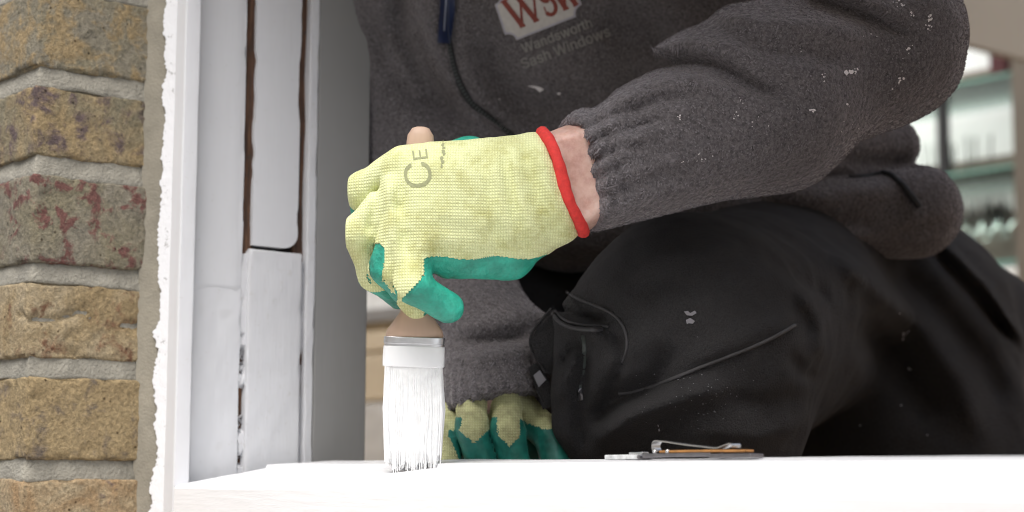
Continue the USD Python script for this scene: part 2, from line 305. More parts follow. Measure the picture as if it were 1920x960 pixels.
# mortar fillet between brick and frame, with a ragged line of old white paint
ys, zs = np.linspace(0, 1, 9), np.arange(-.14, ZT, .004)
Y, Z = np.meshgrid(ys, zs, indexing='ij')
def fillet(x, y, z, seed): return fbm(np.stack([x*0+y*60, y*0+1, z*60], -1), 3, seed)-.5
P = np.stack([-.002+.024*Y**1.2, .0925+.0165*Y, Z], -1)
nn = fbm(np.stack([Y*2, Z*40, 0*Z], -1), 4, 9)-.5
P[..., 0] += nn*.0022*(Y < .99); P[..., 1] -= nn*.0015
idx = np.arange(Y.size).reshape(Y.shape); q = np.stack([idx[:-1, :-1], idx[1:, :-1], idx[1:, 1:], idx[:-1, 1:]], -1).reshape(-1, 4)
obj('mortar_fillet', (P.reshape(-1, 3), q), 'mortar_fillet', wall, smooth=True)

LX, SX = .037, .0185                                              # face of the lining's edge, face of the pulley stile
frame = thing('window_frame', 'white painted sash window box with bare parting grooves and a broad white sill, sashes removed', 'window frame')
obj('outer_lining', rough_board(-.03, LX, .1065, .1205, -.125, ZT, (.006, .005, .006), .0018, .0005, 60, 1), 'white_paint', frame, smooth=40)
# ragged paint that strays from the lining onto the fillet
zz = np.arange(-.14, .40, .0016)
w = .0100+.0075*(fbm(np.stack([zz*62, 0*zz, 0*zz], -1), 5, 3)-.5)*1.3+.002*(np.random.default_rng(2).random(len(zz))-.5)
w = np.clip(w, .0035, .017)
sxy = np.array([[LX-.021, .1052], [LX-.0235, .1028], [LX-.0285, .0985]])
def strip(t):                                                    # across the fillet: t metres from the frame towards the brick
    a = np.array([.0220, .1070]); d = np.array([-.024, -.0165]); d /= np.linalg.norm(d)
    return a+np.outer(t, d)
NS = 6
PS = np.stack([np.concatenate([strip(w*k/NS), zz[:, None]], 1) for k in range(NS+1)], 0)
u = np.linspace(0, 1, NS+1)[:, None]
tt = np.clip((PS[..., 1]-.0925)/.0165, 0, 1)
PS[..., 0] = np.maximum(PS[..., 0], -.002+.024*tt**1.2)+.0009
PS[..., 0] += .0004*(fbm(PS*200, 2, 1)-.5)
idx = np.arange(PS[..., 0].size).reshape(PS.shape[:2]); q = np.stack([idx[:-1, :-1], idx[1:, :-1], idx[1:, 1:], idx[:-1, 1:]], -1).reshape(-1, 4)
ps = PS.reshape(-1, 3)
tm = trimesh.Trimesh(ps, np.vstack([q[:, [0, 1, 2]], q[:, [0, 2, 3]]]), process=False)
if tm.face_normals[:, 0].mean() < 0: tm.invert()
bk = tm.copy(); bk.vertices = bk.vertices-[.0009, 0, 0]; bk.invert()
obj('paint_edge', cat([tm, bk]), 'flaky_paint', frame, smooth=True)
G1a, G1b, G2a, G2b, LE = .1745, .1822, .2275, .2350, .2440        # grooves of the parting bead and the staff bead; inner lining
obj('stile_outer', rough_board(-.005, SX, .1208, G1a, -.03, ZT, (.01, .003, .003), .0012, .0013, 60, 3, .0030), 'white_paint', frame, smooth=40)
# a thicker old coat of paint that ends on a ragged line
zz2 = np.arange(.135, .60, .003)
e = .0505-.010*(fbm(np.stack([zz2*30, 0*zz2, 0*zz2], -1), 4, 5)-.5)*2
cv = []
for k in range(9):
    t = k/8
    cv.append(np.stack([SX+.0007+.0005*(fbm(np.stack([zz2*90, 0*zz2+t*5, 0*zz2], -1), 3, 8)-.5)-.0012*(t in (0, 1)), .1215+.054*t+0*zz2, zz2], -1))
cv = np.array(cv); cv[8, :, 1] = G1a-.0006-.004*np.clip(fbm(np.stack([zz2*45, 0*zz2, 0*zz2], -1), 4, 15)-.5, 0, 1)*2
cv[:, 0, 0] -= .0012; cv[:, 0, 2] += .006*(fbm(np.stack([np.arange(9)*.7, np.zeros(9), np.zeros(9)], -1), 3, 4)-.5)
idx = np.arange(cv[..., 0].size).reshape(cv.shape[:2]); q = np.stack([idx[:-1, :-1], idx[1:, :-1], idx[1:, 1:], idx[:-1, 1:]], -1).reshape(-1, 4)
tm = trimesh.Trimesh(cv.reshape(-1, 3), np.vstack([q[:, [0, 1, 2]], q[:, [0, 2, 3]]]), process=False)
if tm.face_normals[:, 0].mean() < 0: tm.invert()
obj('old_paint_coat', tm, 'white_paint', frame, smooth=True)
ZP = on_y(500, 474, .205)[2]                                     # where the pocket piece begins
def bead(y0, y1, z0, z1, x1, seed, amp=.0022, mt='bare_timber'):
    return obj('groove_timber', rough_board(x1-.012, x1, y0, y1, z0, z1, (.004, .002, .004), .0006, amp, 45, seed), mt, frame, smooth=40)
bead(G1a-.002, G1b+.003, -.02, ZT, SX-.0045, 11, .003)
bead(G2a-.002, G2b+.003, -.02, ZT, SX-.0045, 12, .003)
# upper stile board with a rounded lower corner, then the pocket piece
def board_profile(pts, x0, x1):
    pol = Polygon(pts).buffer(0)
    m = trimesh.creation.extrude_polygon(pol, x1-x0, engine='earcut')
    v = m.vertices.copy(); m.vertices = np.stack([v[:, 2]+x0, v[:, 0], v[:, 1]], -1)
    if m.volume < 0: m.invert()
    return m
zb = ZP+.0035; yb0, yb1 = G1b+.0012, G2a
edge = [(yb0, zb), (yb1-.014, zb)]+[(yb1-.014+.014*math.sin(t), zb+.012*(1-math.cos(t))) for t in np.linspace(.1, math.pi/2, 10)]
zr = np.arange(zb+.014, ZT, .004)
right = [(yb1-.0036*max(0, float(fbm(np.array([[z*40, 1, 2]]), 3, 7)[0])-.5)*2, z) for z in zr]
left = [(yb0+.0048*max(0, float(fbm(np.array([[z*32, 3, 2]]), 3, 17)[0])-.45)*2, z) for z in zr[::-1]]
obj('stile_inner', board_profile(edge+right+left, -.004, SX-.0008), 'white_paint', frame)
obj('dark_gap', box(-.006, SX-.010, yb0-.002, G2b, ZP-.006, ZP+.022), 'dark_gap', frame)
v, f, d = gridbox(-.004, SX+.0022, G1a+.0050, G2b-.0042, -.012, ZP, (.01, .003, .004), .0016)
c = np.clip(fbm(v*np.array([60, 60, 40]), 4, 31)-.5, 0, 1)*((np.abs(d) > .2).sum(1) >= 2)
v = v+d*((fbm(v*50, 3, 6)-.5)*.0012-c*.009)[:, None]
obj('pocket_piece', trimesh.Trimesh(v, f, process=False), 'white_paint_worn', frame, smooth=40)
# old paint bridging the lower parting groove, broken by dark gaps
v, f, d = gridbox(-.004, SX-.0006, G1a-.001, G1a+.0062, -.012, ZP-.003, (.01, .0015, .0025), .001)
hole = np.clip(fbm(v*np.array([0, 130, 60])+3, 4, 44)-.47, 0, 1)*np.clip(1.4-(v[:, 2:3].ravel()-0.01)/.09, .1, 1.4)
v = v-d*(np.clip(hole*.09, 0, .011))[:, None]
obj('paint_bridge', trimesh.Trimesh(v, f, process=False), 'white_paint_worn', frame, smooth=40)
obj('inner_lining', rough_board(-.03, SX+.002, G2b, LE, -.012, ZT, (.01, .002, .004), .0012, .0009, 60, 21, .0016), 'white_paint_worn', frame, smooth=40)
bx = rough_board(-.03, SX-.003, G2a-.0006, G2b+.0002, -.012, ZP-.006, (.01, .0015, .003), .0008, .0022, 55, 23, .002)
obj('staff_bead_paint', bx, 'white_paint_worn', frame, smooth=40)
obj('inner_board', rbox(-.03, SX+.0015, LE+.0003, .298, -.35, ZT, .002), 'grey_paint', frame, smooth=40)
# the sill: inner flat, small step, weathered slope, front face
def extr(profile, x0, x1, step=.01):
    """profile in (y, z), run along x with a gently uneven surface."""
    pr = np.asarray(profile, float); xs = np.arange(x0, x1+step/2, step); n = len(pr)
    v = np.stack([np.repeat(xs, n), np.tile(pr[:, 0], len(xs)), np.tile(pr[:, 1], len(xs))], -1)
    I, J = np.meshgrid(np.arange(len(xs)-1), np.arange(n), indexing='ij'); J2 = (J+1) % n
    f = np.stack([I*n+J, I*n+J2, (I+1)*n+J2, (I+1)*n+J], -1).reshape(-1, 4)
    tri = trimesh.creation.triangulate_polygon(Polygon(pr), engine='earcut')[1]
    caps = [tri[:, ::-1], tri+(len(xs)-1)*n]
    m = trimesh.Trimesh(v, np.vstack([f[:, [0, 1, 2]], f[:, [0, 2, 3]]]+caps), process=False)
    if m.volume < 0: m.invert()
    return m
def dense(pts, step=.006):
    out = []
    for a, b in zip(pts, pts[1:]+pts[:1]):
        k = max(1, int(math.dist(a, b)/step)); out += [(a[0]+(b[0]-a[0])*t/k, a[1]+(b[1]-a[1])*t/k) for t in range(k)]
    return out
sp = dense([(.255, -.075), (.255, -.0015), (.2535, 0), (.190, -.0035), (.1885, -.0065), (.112, -.0195), (.1085, -.0208), (.1068, -.0225), (.1068, -.115), (.12, -.12)], .004)
sm_ = extr(sp, LX+.0006, WIN-.0346, .006)
v = sm_.vertices; nz = fbm(v*np.array([9, 40, 40]), 4, 12)-.5
sm_.vertices = v+np.stack([0*nz, 0*nz, nz*.0014], -1)
obj('sill', sm_, 'white_sill_paint', frame, smooth=35)
obj('jamb', cat([box(WIN-.024, WIN+.03, .121, .245, -.012, ZT), box(WIN-.034, WIN+.03, .1065, .1205, -.02, ZT), box(WIN-.025, WIN+.03, .2453, .302, -.35, ZT)]), 'white_paint', frame)
obj('head', box(-.03, WIN+.03, .1065, .302, ZT+.0005, ZT+.06), 'white_paint', frame)

# the terrace across the street, which the window looks out on
ht = thing('terraced_house', 'brick terrace across the street that the window looks out on', 'house')
obj('wall', box(-14, 16, -15, -11, -.899, 8.6), 'old_wall', ht)
for k in range(9):
    for zz_ in (.1, 3.2): obj('window', cat([box(-12+k*3, -10.8+k*3, -10.998, -10.94, zz_, zz_+1.9)]), 'grey_paint', ht)
obj('ground', box(-30, 30, -40, -.001, -1.0, -.9), 'pavement', kind='structure')
FZ = -.45
obj('floor', box(-2.4, 2.4, .301, 3.6, FZ-.1, FZ), 'floor_wood', kind='structure')
obj('wall_left', box(-2.5, -2.3, .303, 3.6, FZ+.001, 2.0), 'cream_wall', kind='structure')
obj('wall_right', box(2.3, 2.5, .303, 3.6, FZ+.001, 2.0), 'cream_wall', kind='structure')
obj('wall_back', box(-2.298, 2.298, 3.40, 3.6, FZ+.001, 2.0), 'cream_wall', kind='structure')
obj('ceiling', box(-2.5, 2.5, .303, .66, 2.001, 2.1), 'ceiling_paint', kind='structure')

# ------------------------------------------------------------------ soft bodies: distance fields turned into meshes
def cap(P, a, b, ra, rb=None):
    rb = ra if rb is None else rb
    a, b = np.asarray(a, float), np.asarray(b, float); ab = b-a
    t = np.clip(((P-a)@ab)/(ab@ab), 0, 1)
    return np.linalg.norm(P-a-t[:, None]*ab, axis=1)-(ra+(rb-ra)*t)
def ell(P, c, r):
    q = (P-np.asarray(c))/np.asarray(r); l = np.linalg.norm(q, axis=1)
    return (l-1)*min(r)
def smin(a, b, k):
    h = np.clip(.5+.5*(b-a)/k, 0, 1); return b+(a-b)*h-k*h*(1-h)
def chain(P, pts, rs, k=.008):
    d = None
    for i in range(len(pts)-1):
        c = cap(P, pts[i], pts[i+1], rs[i], rs[i+1]); d = c if d is None else smin(d, c, k)
    return d
def pix(P): return 960+FPX*P[:, 0]/P[:, 2], 480-FPX*P[:, 1]/P[:, 2]
def linedist(px, py, pts):
    best = np.full(len(px), 1e9); at = np.zeros(len(px)); n = len(pts)-1
    for i in range(n):
        a, b = np.array(pts[i], float), np.array(pts[i+1], float); ab = b-a
        t = np.clip(((px-a[0])*ab[0]+(py-a[1])*ab[1])/(ab@ab), 0, 1)
        d = np.hypot(px-a[0]-t*ab[0], py-a[1]-t*ab[1]); m = d < best
        best[m] = d[m]; at[m] = (i+t[m])/n
    return best, at
def folds(P, table):
    """Creases and ridges of the cloth: (line, width in px, height in m), fading out at both ends."""
    px, py = pix(P); out = np.zeros(len(P))
    for pts, w, h in table:
        a = np.array(pts); m = (px > a[:, 0].min()-3*w) & (px < a[:, 0].max()+3*w) & (py > a[:, 1].min()-3*w) & (py < a[:, 1].max()+3*w)
        if not m.any(): continue
        d, t = linedist(px[m], py[m], pts)
        out[m] += h*np.exp(-(d/w)**2)*np.clip(np.minimum(t, 1-t)*5+.15, 0, 1)
    return out
def nets(f, lo, hi, h):
    """Surface nets of the field f < 0, evaluated only near the surface."""
    lo, hi = np.array(lo, float), np.array(hi, float); B = 6
    nb = np.ceil((hi-lo)/(h*B)).astype(int); n = nb*B+1
    I = np.stack(np.meshgrid(*[np.arange(k) for k in nb], indexing='ij'), -1).reshape(-1, 3)
    C = lo+(I+.5)*B*h; d = f(C); near = np.abs(d) < B*h*1.25+.012
    V = np.ones(n, np.float32)
    sg = np.where(d < 0, -1, 1).reshape(nb)
    V[:-1, :-1, :-1] = np.repeat(np.repeat(np.repeat(sg, B, 0), B, 1), B, 2)
    o = np.stack(np.meshgrid(*[np.arange(B+1)]*3, indexing='ij'), -1).reshape(-1, 3)
    Ia = I[near]
    for s in range(0, len(Ia), 1500):
        g = (Ia[s:s+1500, None]*B+o[None]).reshape(-1, 3)
        V[g[:, 0], g[:, 1], g[:, 2]] = f(lo+g*h)
    V[0] = V[-1] = 1; V[:, 0] = V[:, -1] = 1; V[:, :, 0] = V[:, :, -1] = 1
    s = V < 0; c = np.zeros(n-1, np.int8)
    for a, b, e in np.ndindex(2, 2, 2): c += s[a:n[0]-1+a, b:n[1]-1+b, e:n[2]-1+e]
    A = np.argwhere((c > 0) & (c < 8)); corner = np.array(list(np.ndindex(2, 2, 2)))
    val = np.stack([V[A[:, 0]+k[0], A[:, 1]+k[1], A[:, 2]+k[2]] for k in corner], 1)
    pos = np.zeros((len(A), 3)); cnt = np.zeros(len(A))
    for i in range(8):
        for j in range(i+1, 8):
            if np.abs(corner[i]-corner[j]).sum() == 1:
                x = (val[:, i] < 0) != (val[:, j] < 0); t = val[:, i]/np.where(x, val[:, i]-val[:, j], 1)
                t = np.clip(t, .02, .98)
                pos += np.where(x, 1, 0)[:, None]*(corner[i]+t[:, None]*(corner[j]-corner[i])); cnt += x
    pos = lo+h*(A+pos/cnt[:, None])
    ix = np.full(n-1, -1, np.int32); ix[A[:, 0], A[:, 1], A[:, 2]] = np.arange(len(A))
    F = []
    for ax in range(3):
        sl0 = [slice(None)]*3; sl1 = [slice(None)]*3; sl0[ax] = slice(0, -1); sl1[ax] = slice(1, None)
        x = np.argwhere(s[tuple(sl0)] != s[tuple(sl1)]); b, e = (ax+1) % 3, (ax+2) % 3
        x = x[(x[:, b] > 0) & (x[:, e] > 0) & (x[:, b] < n[b]-1) & (x[:, e] < n[e]-1)]
        def at(db, de):
            y = x.copy(); y[:, b] -= db; y[:, e] -= de; return ix[y[:, 0], y[:, 1], y[:, 2]]
        q = np.stack([at(1, 1), at(0, 1), at(0, 0), at(1, 0)], 1)
        inside = s[x[:, 0], x[:, 1], x[:, 2]]
        F.append(np.where(inside[:, None], q, q[:, ::-1]))
    q = np.vstack(F); q = q[(q >= 0).all(1)]
    t = trimesh.Trimesh(pos, np.vstack([q[:, [0, 1, 2]], q[:, [0, 2, 3]]]), process=False)
    e = t.edges_unique; from scipy.sparse import coo_matrix
    A = coo_matrix((np.ones(2*len(e)), (np.r_[e[:, 0], e[:, 1]], np.r_[e[:, 1], e[:, 0]])), shape=(len(pos),)*2).tocsr()
    deg = np.maximum(np.asarray(A.sum(1)).ravel(), 1)[:, None]; v = pos
    for k in (.5, -.45, .4): v = v+k*(A@v/deg-v)
    return trimesh.Trimesh(v, t.faces, process=False)
def to_world(m):                                                 # from the camera's axes (left-handed) to the world's
    return trimesh.Trimesh(W(m.vertices), np.asarray(m.faces)[:, ::-1], process=False)
def march(f, px, py, z0=1.0, n=70):
    px, py = np.asarray(px, float), np.asarray(py, float); d = Q(px, py, 1.0); L = np.linalg.norm(d, axis=-1); z = np.full(len(px), z0); on = np.arange(len(px))
    for _ in range(n):
        e = f(d[on]*z[on, None]); z[on] = np.minimum(z[on]+e/L[on]*.8, 2.6); on = on[(np.abs(e) > .00012) & (z[on] < 2.6)]
        if not len(on): break
    return z
def on_surface(f, px, py, lift=.0006, z0=1.0):
    px, py = np.asarray(px, float), np.asarray(py, float)
    return Q(px, py, march(f, px, py, z0)-lift)
def resample(pts, step):
    pts = np.asarray(pts, float); s = np.concatenate([[0], np.cumsum(np.linalg.norm(np.diff(pts, axis=0), axis=1))])
    t = np.linspace(0, s[-1], max(3, int(s[-1]/step)))
    from scipy.interpolate import CubicSpline
    return CubicSpline(s, pts)(t) if len(pts) > 2 else np.stack([np.interp(t, s, pts[:, k]) for k in range(2)], 1)
def seam(f, pts, r, lift=.0003, step=6, n=6, flat=1.0):
    q = resample(pts, step); p = W(on_surface(f, q[:, 0], q[:, 1], lift)); return tube(p, r, n, flat=flat, up=FW)
def sticker(f, poly, lift, thick=.0005, tri=7.0, keep=None):
    """A thin flat shape (a polygon in picture units) laid on a soft surface."""
    ms = []
    for g in getattr(poly, 'geoms', [poly]):
        if g.area < .5: continue
        v2, f2 = trimesh.creation.triangulate_polygon(g.segmentize(tri), engine='earcut')
        v3, f3 = trimesh.remesh.subdivide_to_size(np.c_[v2, 0*v2[:, 0]], f2, tri*1.6)
        ms.append(trimesh.Trimesh(v3, f3))
    tm = cat(ms); z = march(f, tm.vertices[:, 0], tm.vertices[:, 1])
    top = W(Q(tm.vertices[:, 0], tm.vertices[:, 1], z-lift)); bot = W(Q(tm.vertices[:, 0], tm.vertices[:, 1], z-lift+thick)); n = len(top)
    fa = np.asarray(tm.faces); fl_ = trimesh.Trimesh(top, fa, process=False).face_normals@FW > 0
    fa = np.where(fl_[:, None], fa[:, ::-1], fa); ed = np.vstack([fa[:, [0, 1]], fa[:, [1, 2]], fa[:, [2, 0]]])
    e = ed[trimesh.grouping.group_rows(np.sort(ed, 1), require_count=1)]
    side = np.vstack([np.c_[e[:, 0], e[:, 1]+n, e[:, 1]], np.c_[e[:, 0], e[:, 0]+n, e[:, 1]+n]])
    return trimesh.Trimesh(np.vstack([top, bot]), np.vstack([fa, fa[:, ::-1]+n, side]), process=False)
def blob(cx, cy, r, rg, n=9, sx=1., rot=0.):
    th = np.arange(n)/n*2*np.pi; rr = r*np.array([rg.uniform(.45, 1.25) for _ in range(n)])
    return affinity.rotate(Polygon(np.stack([cx+rr*np.cos(th)*sx, cy+rr*np.sin(th)], 1)).buffer(0), rot)
def text_poly(text, h, bold=False):
    m = meshkit.text_mesh(text, h, .5, bold); up_ = m.face_normals[:, 2] > .9
    return union_all([Polygon(m.vertices[t][:, :2]).buffer(.01) for t in m.faces[up_]])
def put(poly, x, y, rot, sx=1.):                                 # lettering: baseline start x, y; rot in degrees, counter-clockwise as seen
    p = affinity.scale(poly, sx, -1, origin=(0, 0)); p = affinity.rotate(p, -rot, origin=(0, 0)); return affinity.translate(p, x, y)

# ---- fleece jacket
Hh, Ch = Q(1395, 205, 1.66), Q(1010, -140, 1.63)
LS, LE_, LM, LW = Q(1420, -420, 1.60), Q(1655, 75, 1.375), Q(1430, 185, 1.335), Q(1085, 330, 1.275)
RS, RE, RW = Q(830, -170, 1.61), Q(812, 330, 1.62), Q(918, 735, 1.425)
CUTL = (Q(1083, 330, 1.275), None); axl = (LM-LW)/np.linalg.norm(LM-LW)
axl = axl+np.array([0, -.14, .0]); axl /= np.linalg.norm(axl)
axr = (RE-RW)*np.array([1, 1, .25]); axr /= np.linalg.norm(axr)
RC = RW+np.array([0, -.011, 0])
SLEEVE = [
    ([(1100, 225), (1140, 160), (1225, 122), (1330, 122), (1420, 165), (1500, 190)], 15, -.0085),
    ([(1150, 200), (1215, 158), (1300, 145), (1390, 185)], 20, .0045),
    ([(1120, 165), (1200, 98), (1290, 75), (1380, 90), (1480, 120)], 20, .0055),
    ([(1385, 80), (1430, 98), (1510, 100), (1600, 120)], 16, -.005),
    ([(1340, 20), (1430, 45), (1530, 45), (1650, 75)], 20, .006),
    ([(1480, -10), (1570, 15), (1650, 40), (1720, 80)], 14, -.006),
    ([(1520, -30), (1620, 0), (1700, 35)], 16, .006),
    ([(1110, 300), (1190, 245), (1300, 215)], 9, -.0035), ([(1120, 330), (1200, 288), (1290, 275)], 8, -.003), ([(1140, 275), (1230, 235), (1310, 205)], 9, .0025),
    ([(1130, 365), (1210, 330), (1280, 325)], 9, -.002), ([(1160, 235), (1230, 190), (1300, 180)], 9, -.003), ([(1150, 395), (1230, 365), (1340, 350)], 14, .002),
    ([(1040, 262), (1130, 226), (1235, 180)], 7, -.0036), ([(1052, 290), (1150, 250), (1260, 214)], 7, -.0038), ([(1066, 320), (1160, 282), (1270, 255)], 7, -.0034), ([(1080, 350), (1170, 316), (1250, 298)], 6, -.0018), ([(1095, 378), (1180, 350), (1240, 342)], 7, -.0014),
    ([(1108, 205), (1150, 290), (1185, 400)], 9, -.0022), ([(1128, 195), (1170, 285), (1208, 390)], 13, .0028)]
TORSO = [
    ([(742, -40), (758, 60), (800, 150), (870, 240)], 26, -.020), ([(700, 20), (725, 110), (770, 180), (830, 215)], 24, -.010),
    ([(795, -40), (812, 60), (850, 150), (925, 245), (985, 290)], 22, .007),
    ([(838, -40), (840, 70), (852, 132), (884, 192), (932, 232), (975, 275)], 8, -.004),
    ([(868, -40), (868, 70), (880, 130), (915, 185), (965, 228), (1010, 262)], 12, .0045),
    ([(900, 60), (920, 120), (980, 190), (1060, 215)], 30, -.009), ([(1120, 20), (1180, 60), (1260, 80)], 40, -.012),
    ([(1180, -30), (1240, 10), (1320, 30)], 20, .008),
    ([(1340, 300), (1480, 320), (1600, 330), (1680, 325)], 10, -.006), ([(1420, 350), (1560, 370), (1700, 350)], 22, .005),
    ([(1500, 270), (1600, 300), (1710, 300)], 14, -.005), ([(1360, 330), (1480, 400), (1640, 430), (1790, 420)], 20, -.004), ([(1480, 440), (1620, 440), (1760, 400)], 14, .004),
    ([(760, 330), (840, 420), (930, 480)], 22, -.006), ([(800, 600), (880, 640), (1000, 640)], 18, -.006), ([(830, 660), (900, 668), (1000, 650)], 16, .004)]
def sd_sleeve(P):
    d = smin(cap(P, LW-(LM-LW)*.25, LM, .036, .0635), cap(P, LM, LE_, .0645, .056), .03)
    d = smin(d, cap(P, LE_, LS, .056, .085), .035)
    return np.maximum(d, -((P-CUTL[0])@axl))
def sd_rsleeve(P):
    d = smin(cap(P, RS, RE, .088, .062), cap(P, RE, RW-(RE-RW)*.2, .060, .032), .03)
    d = smin(d, cap(P, Q(868, 610, 1.50), Q(955, 660, 1.47), .036, .036), .03)
    return np.maximum(d, -((P-RC)@axr))
def sd_torso(P):
    s = np.array([1, 1, 1.42]); o = np.array([0, 0, 1.64])
    d = cap((P-o)*s, (Hh-o)*s, (Ch-o)*s, .135, .185)*.85
    d = smin(d, cap(P, Q(1080, 360, 1.60), Q(1240, 385, 1.59), .055, .048), .03)
    d = smin(d, cap(P, Q(1230, 388, 1.58), Q(1716, 396, 1.62), .045, .0425), .010)
    d = smin(d, cap(P, Q(1500, 265, 1.60), Q(1668, 275, 1.64), .045, .027), .008)
    d = smin(d, cap(P, Q(1010, -140, 1.64), Q(1060, 330, 1.66), .10, .09), .04)
    d = smin(d, cap(P, Q(860, -330, 1.60), Q(1280, -360, 1.62), .09, .09), .05)
    d = smin(d, cap(P, Q(1010, -330, 1.60), Q(985, -440, 1.57), .075, .066), .03)
    return d
def wob(P, amp, fr, seed): return (fbm(P*fr+seed*3.3, 2, seed)-.5)*2*amp
def sd_fleece(P):
    t = smin(sd_torso(P), sd_rsleeve(P), .03); s = sd_sleeve(P); d = smin(t, s, .012)
    near = np.abs(d) < .05
    if near.any():
        p = P[near]; inS = s[near] < t[near]
        e = np.where(inS, folds(p, SLEEVE)*1.35, folds(p, TORSO)*1.4)
        r = p-LW; ax = r@axl; c = r-ax[:, None]*axl; th = np.arctan2(c[:, 1], c[:, 2])
        e += np.where(inS, .0005*np.sin(th*22)*np.exp(-np.clip(ax-.0, 0, 1)/.03), 0)
        r = p-RW; ax = r@axr; c = r-ax[:, None]*axr; th = np.arctan2(c[:, 0], c[:, 2]); dr = sd_rsleeve(p) < .03
        e += np.where(dr, .0016*np.sin(th*24)*np.exp(-(np.clip(ax, 0, 1)/.03)**2), 0)+np.where(dr, -.003*np.exp(-((ax-.038)/.006)**2)+.003*np.exp(-((ax-.052)/.01)**2), 0)
        d[near] -= e+wob(p, .0035, 16, 5)+wob(p, .0012, 55, 9)
    return d*.8
person = thing('person', 'person in dark grey fleece and black work trousers kneeling to paint the window sill', 'person')
fl = nets(sd_fleece, Q(560, 900, 1.30)-[.1, -.02, .15], Q(1900, -700, 1.80)+[.05, 0, .05], .0030)
jacket = obj('fleece_jacket', to_world(fl), 'grey_fleece', person, smooth=True)

# short pile of the fleece
def pile(m, n, length, seed):
    g = np.random.default_rng(seed); a = m.area_faces; k = g.choice(len(a), n, p=a/a.sum()); b = g.random((n, 2)); b = np.where((b.sum(1) > 1)[:, None], 1-b, b)
    t = m.triangles[k]; p = t[:, 0]+b[:, :1]*(t[:, 1]-t[:, 0])+b[:, 1:]*(t[:, 2]-t[:, 0]); nr = -np.asarray(m.face_normals)[k]
    gx, gy = pix(p); keep = (gx > 560) & (gx < 2000) & (gy > -120) & (gy < 900) & (p[:, 2] < 1.75); p, nr = p[keep], nr[keep]; n = len(p)
    fl = np.array([-.55, -.75, -.1])+(np.stack([noise(p*45+3, 1), noise(p*45+9, 2), noise(p*45+17, 3)], -1)-.5)*2.6
    fl -= nr*(fl*nr).sum(1)[:, None]; fl /= np.linalg.norm(fl, axis=1, keepdims=True)+1e-9
    L = length*g.uniform(.5, 1.3, n)[:, None]; tilt = g.uniform(.25, .7, n)[:, None]
    q = np.stack([p-nr*.0005, p+nr*L*.55*tilt+fl*L*.5, p+nr*L*.75*tilt+fl*L], 1)
    c = UsdGeom.BasisCurves.Define(stage, numbered(str(jacket.GetPath()), 'fleece_pile')); c.CreateTypeAttr('linear')
    c.CreateCurveVertexCountsAttr(Vt.IntArray.FromNumpy(np.full(n, 3, np.int32))); c.CreatePointsAttr(Vt.Vec3fArray.FromNumpy(W(q.reshape(-1, 3)).astype(np.float32)))
    c.CreateWidthsAttr(Vt.FloatArray.FromNumpy(np.tile(np.array([.0011, .0010, .0003], np.float32), n))); c.SetWidthsInterpolation('vertex')
    UsdShade.MaterialBindingAPI.Apply(c.GetPrim()).Bind(M['grey_pile']); data(c.GetPrim(), kind='stuff')
pile(fl, 150000, .0050, 3)
# ---- trousers
KN, HL, SH = Q(1292, 650, 1.40), Q(1560, 545, 1.78), Q(1312, 1300, 1.47)
HR, KR = Q(1668, 640, 1.74), Q(1790, 1330, 1.60)
TROUS = [
    ([(1160, 738), (1230, 722), (1310, 690), (1400, 655), (1500, 605)], 7, -.0012), ([(1190, 720), (1310, 668), (1410, 632), (1490, 590)], 22, .004),
    ([(1100, 800), (1160, 750), (1230, 715), (1270, 650)], 20, -.012), ([(1110, 830), (1180, 780), (1280, 745), (1380, 720)], 24, .010),
    ([(1130, 700), (1180, 660), (1250, 600)], 24, .005), ([(1478, 560), (1508, 600), (1520, 640)], 12, -.0028), ([(1500, 540), (1540, 600), (1545, 680)], 16, .004),
    ([(1480, 660), (1505, 700), (1535, 712)], 10, -.003), ([(1420, 470), (1500, 530), (1560, 560)], 16, -.003), ([(1200, 500), (1290, 470), (1390, 480)], 26, .003), ([(1180, 560), (1240, 530), (1330, 540)], 18, -.002), ([(1340, 740), (1430, 760), (1520, 740)], 18, -.003), ([(1300, 800), (1420, 820), (1520, 790)], 18, .003), ([(1060, 560), (1110, 600), (1165, 640)], 8, -.005), ([(1030, 585), (1075, 612), (1130, 622)], 9, .006),
    ([(1040, 580), (1090, 598), (1160, 600)], 9, -.006), ([(1160, 620), (1168, 680), (1130, 760)], 10, -.007), ([(1050, 690), (1075, 650), (1095, 640)], 9, -.007),
    ([(1045, 760), (1060, 700), (1090, 660)], 14, .006), ([(1100, 640), (1092, 720), (1085, 800), (1100, 850)], 12, -.006),
    ([(1560, 470), (1620, 520), (1720, 600), (1800, 720), (1850, 850)], 26, .008), ([(1640, 480), (1740, 560), (1840, 680), (1890, 800)], 26, -.009),
    ([(1600, 600), (1680, 680), (1760, 800)], 30, -.010), ([(1740, 460), (1820, 540), (1900, 640)], 12, -.009), ([(1760, 450), (1850, 540), (1925, 650)], 10, .006)]
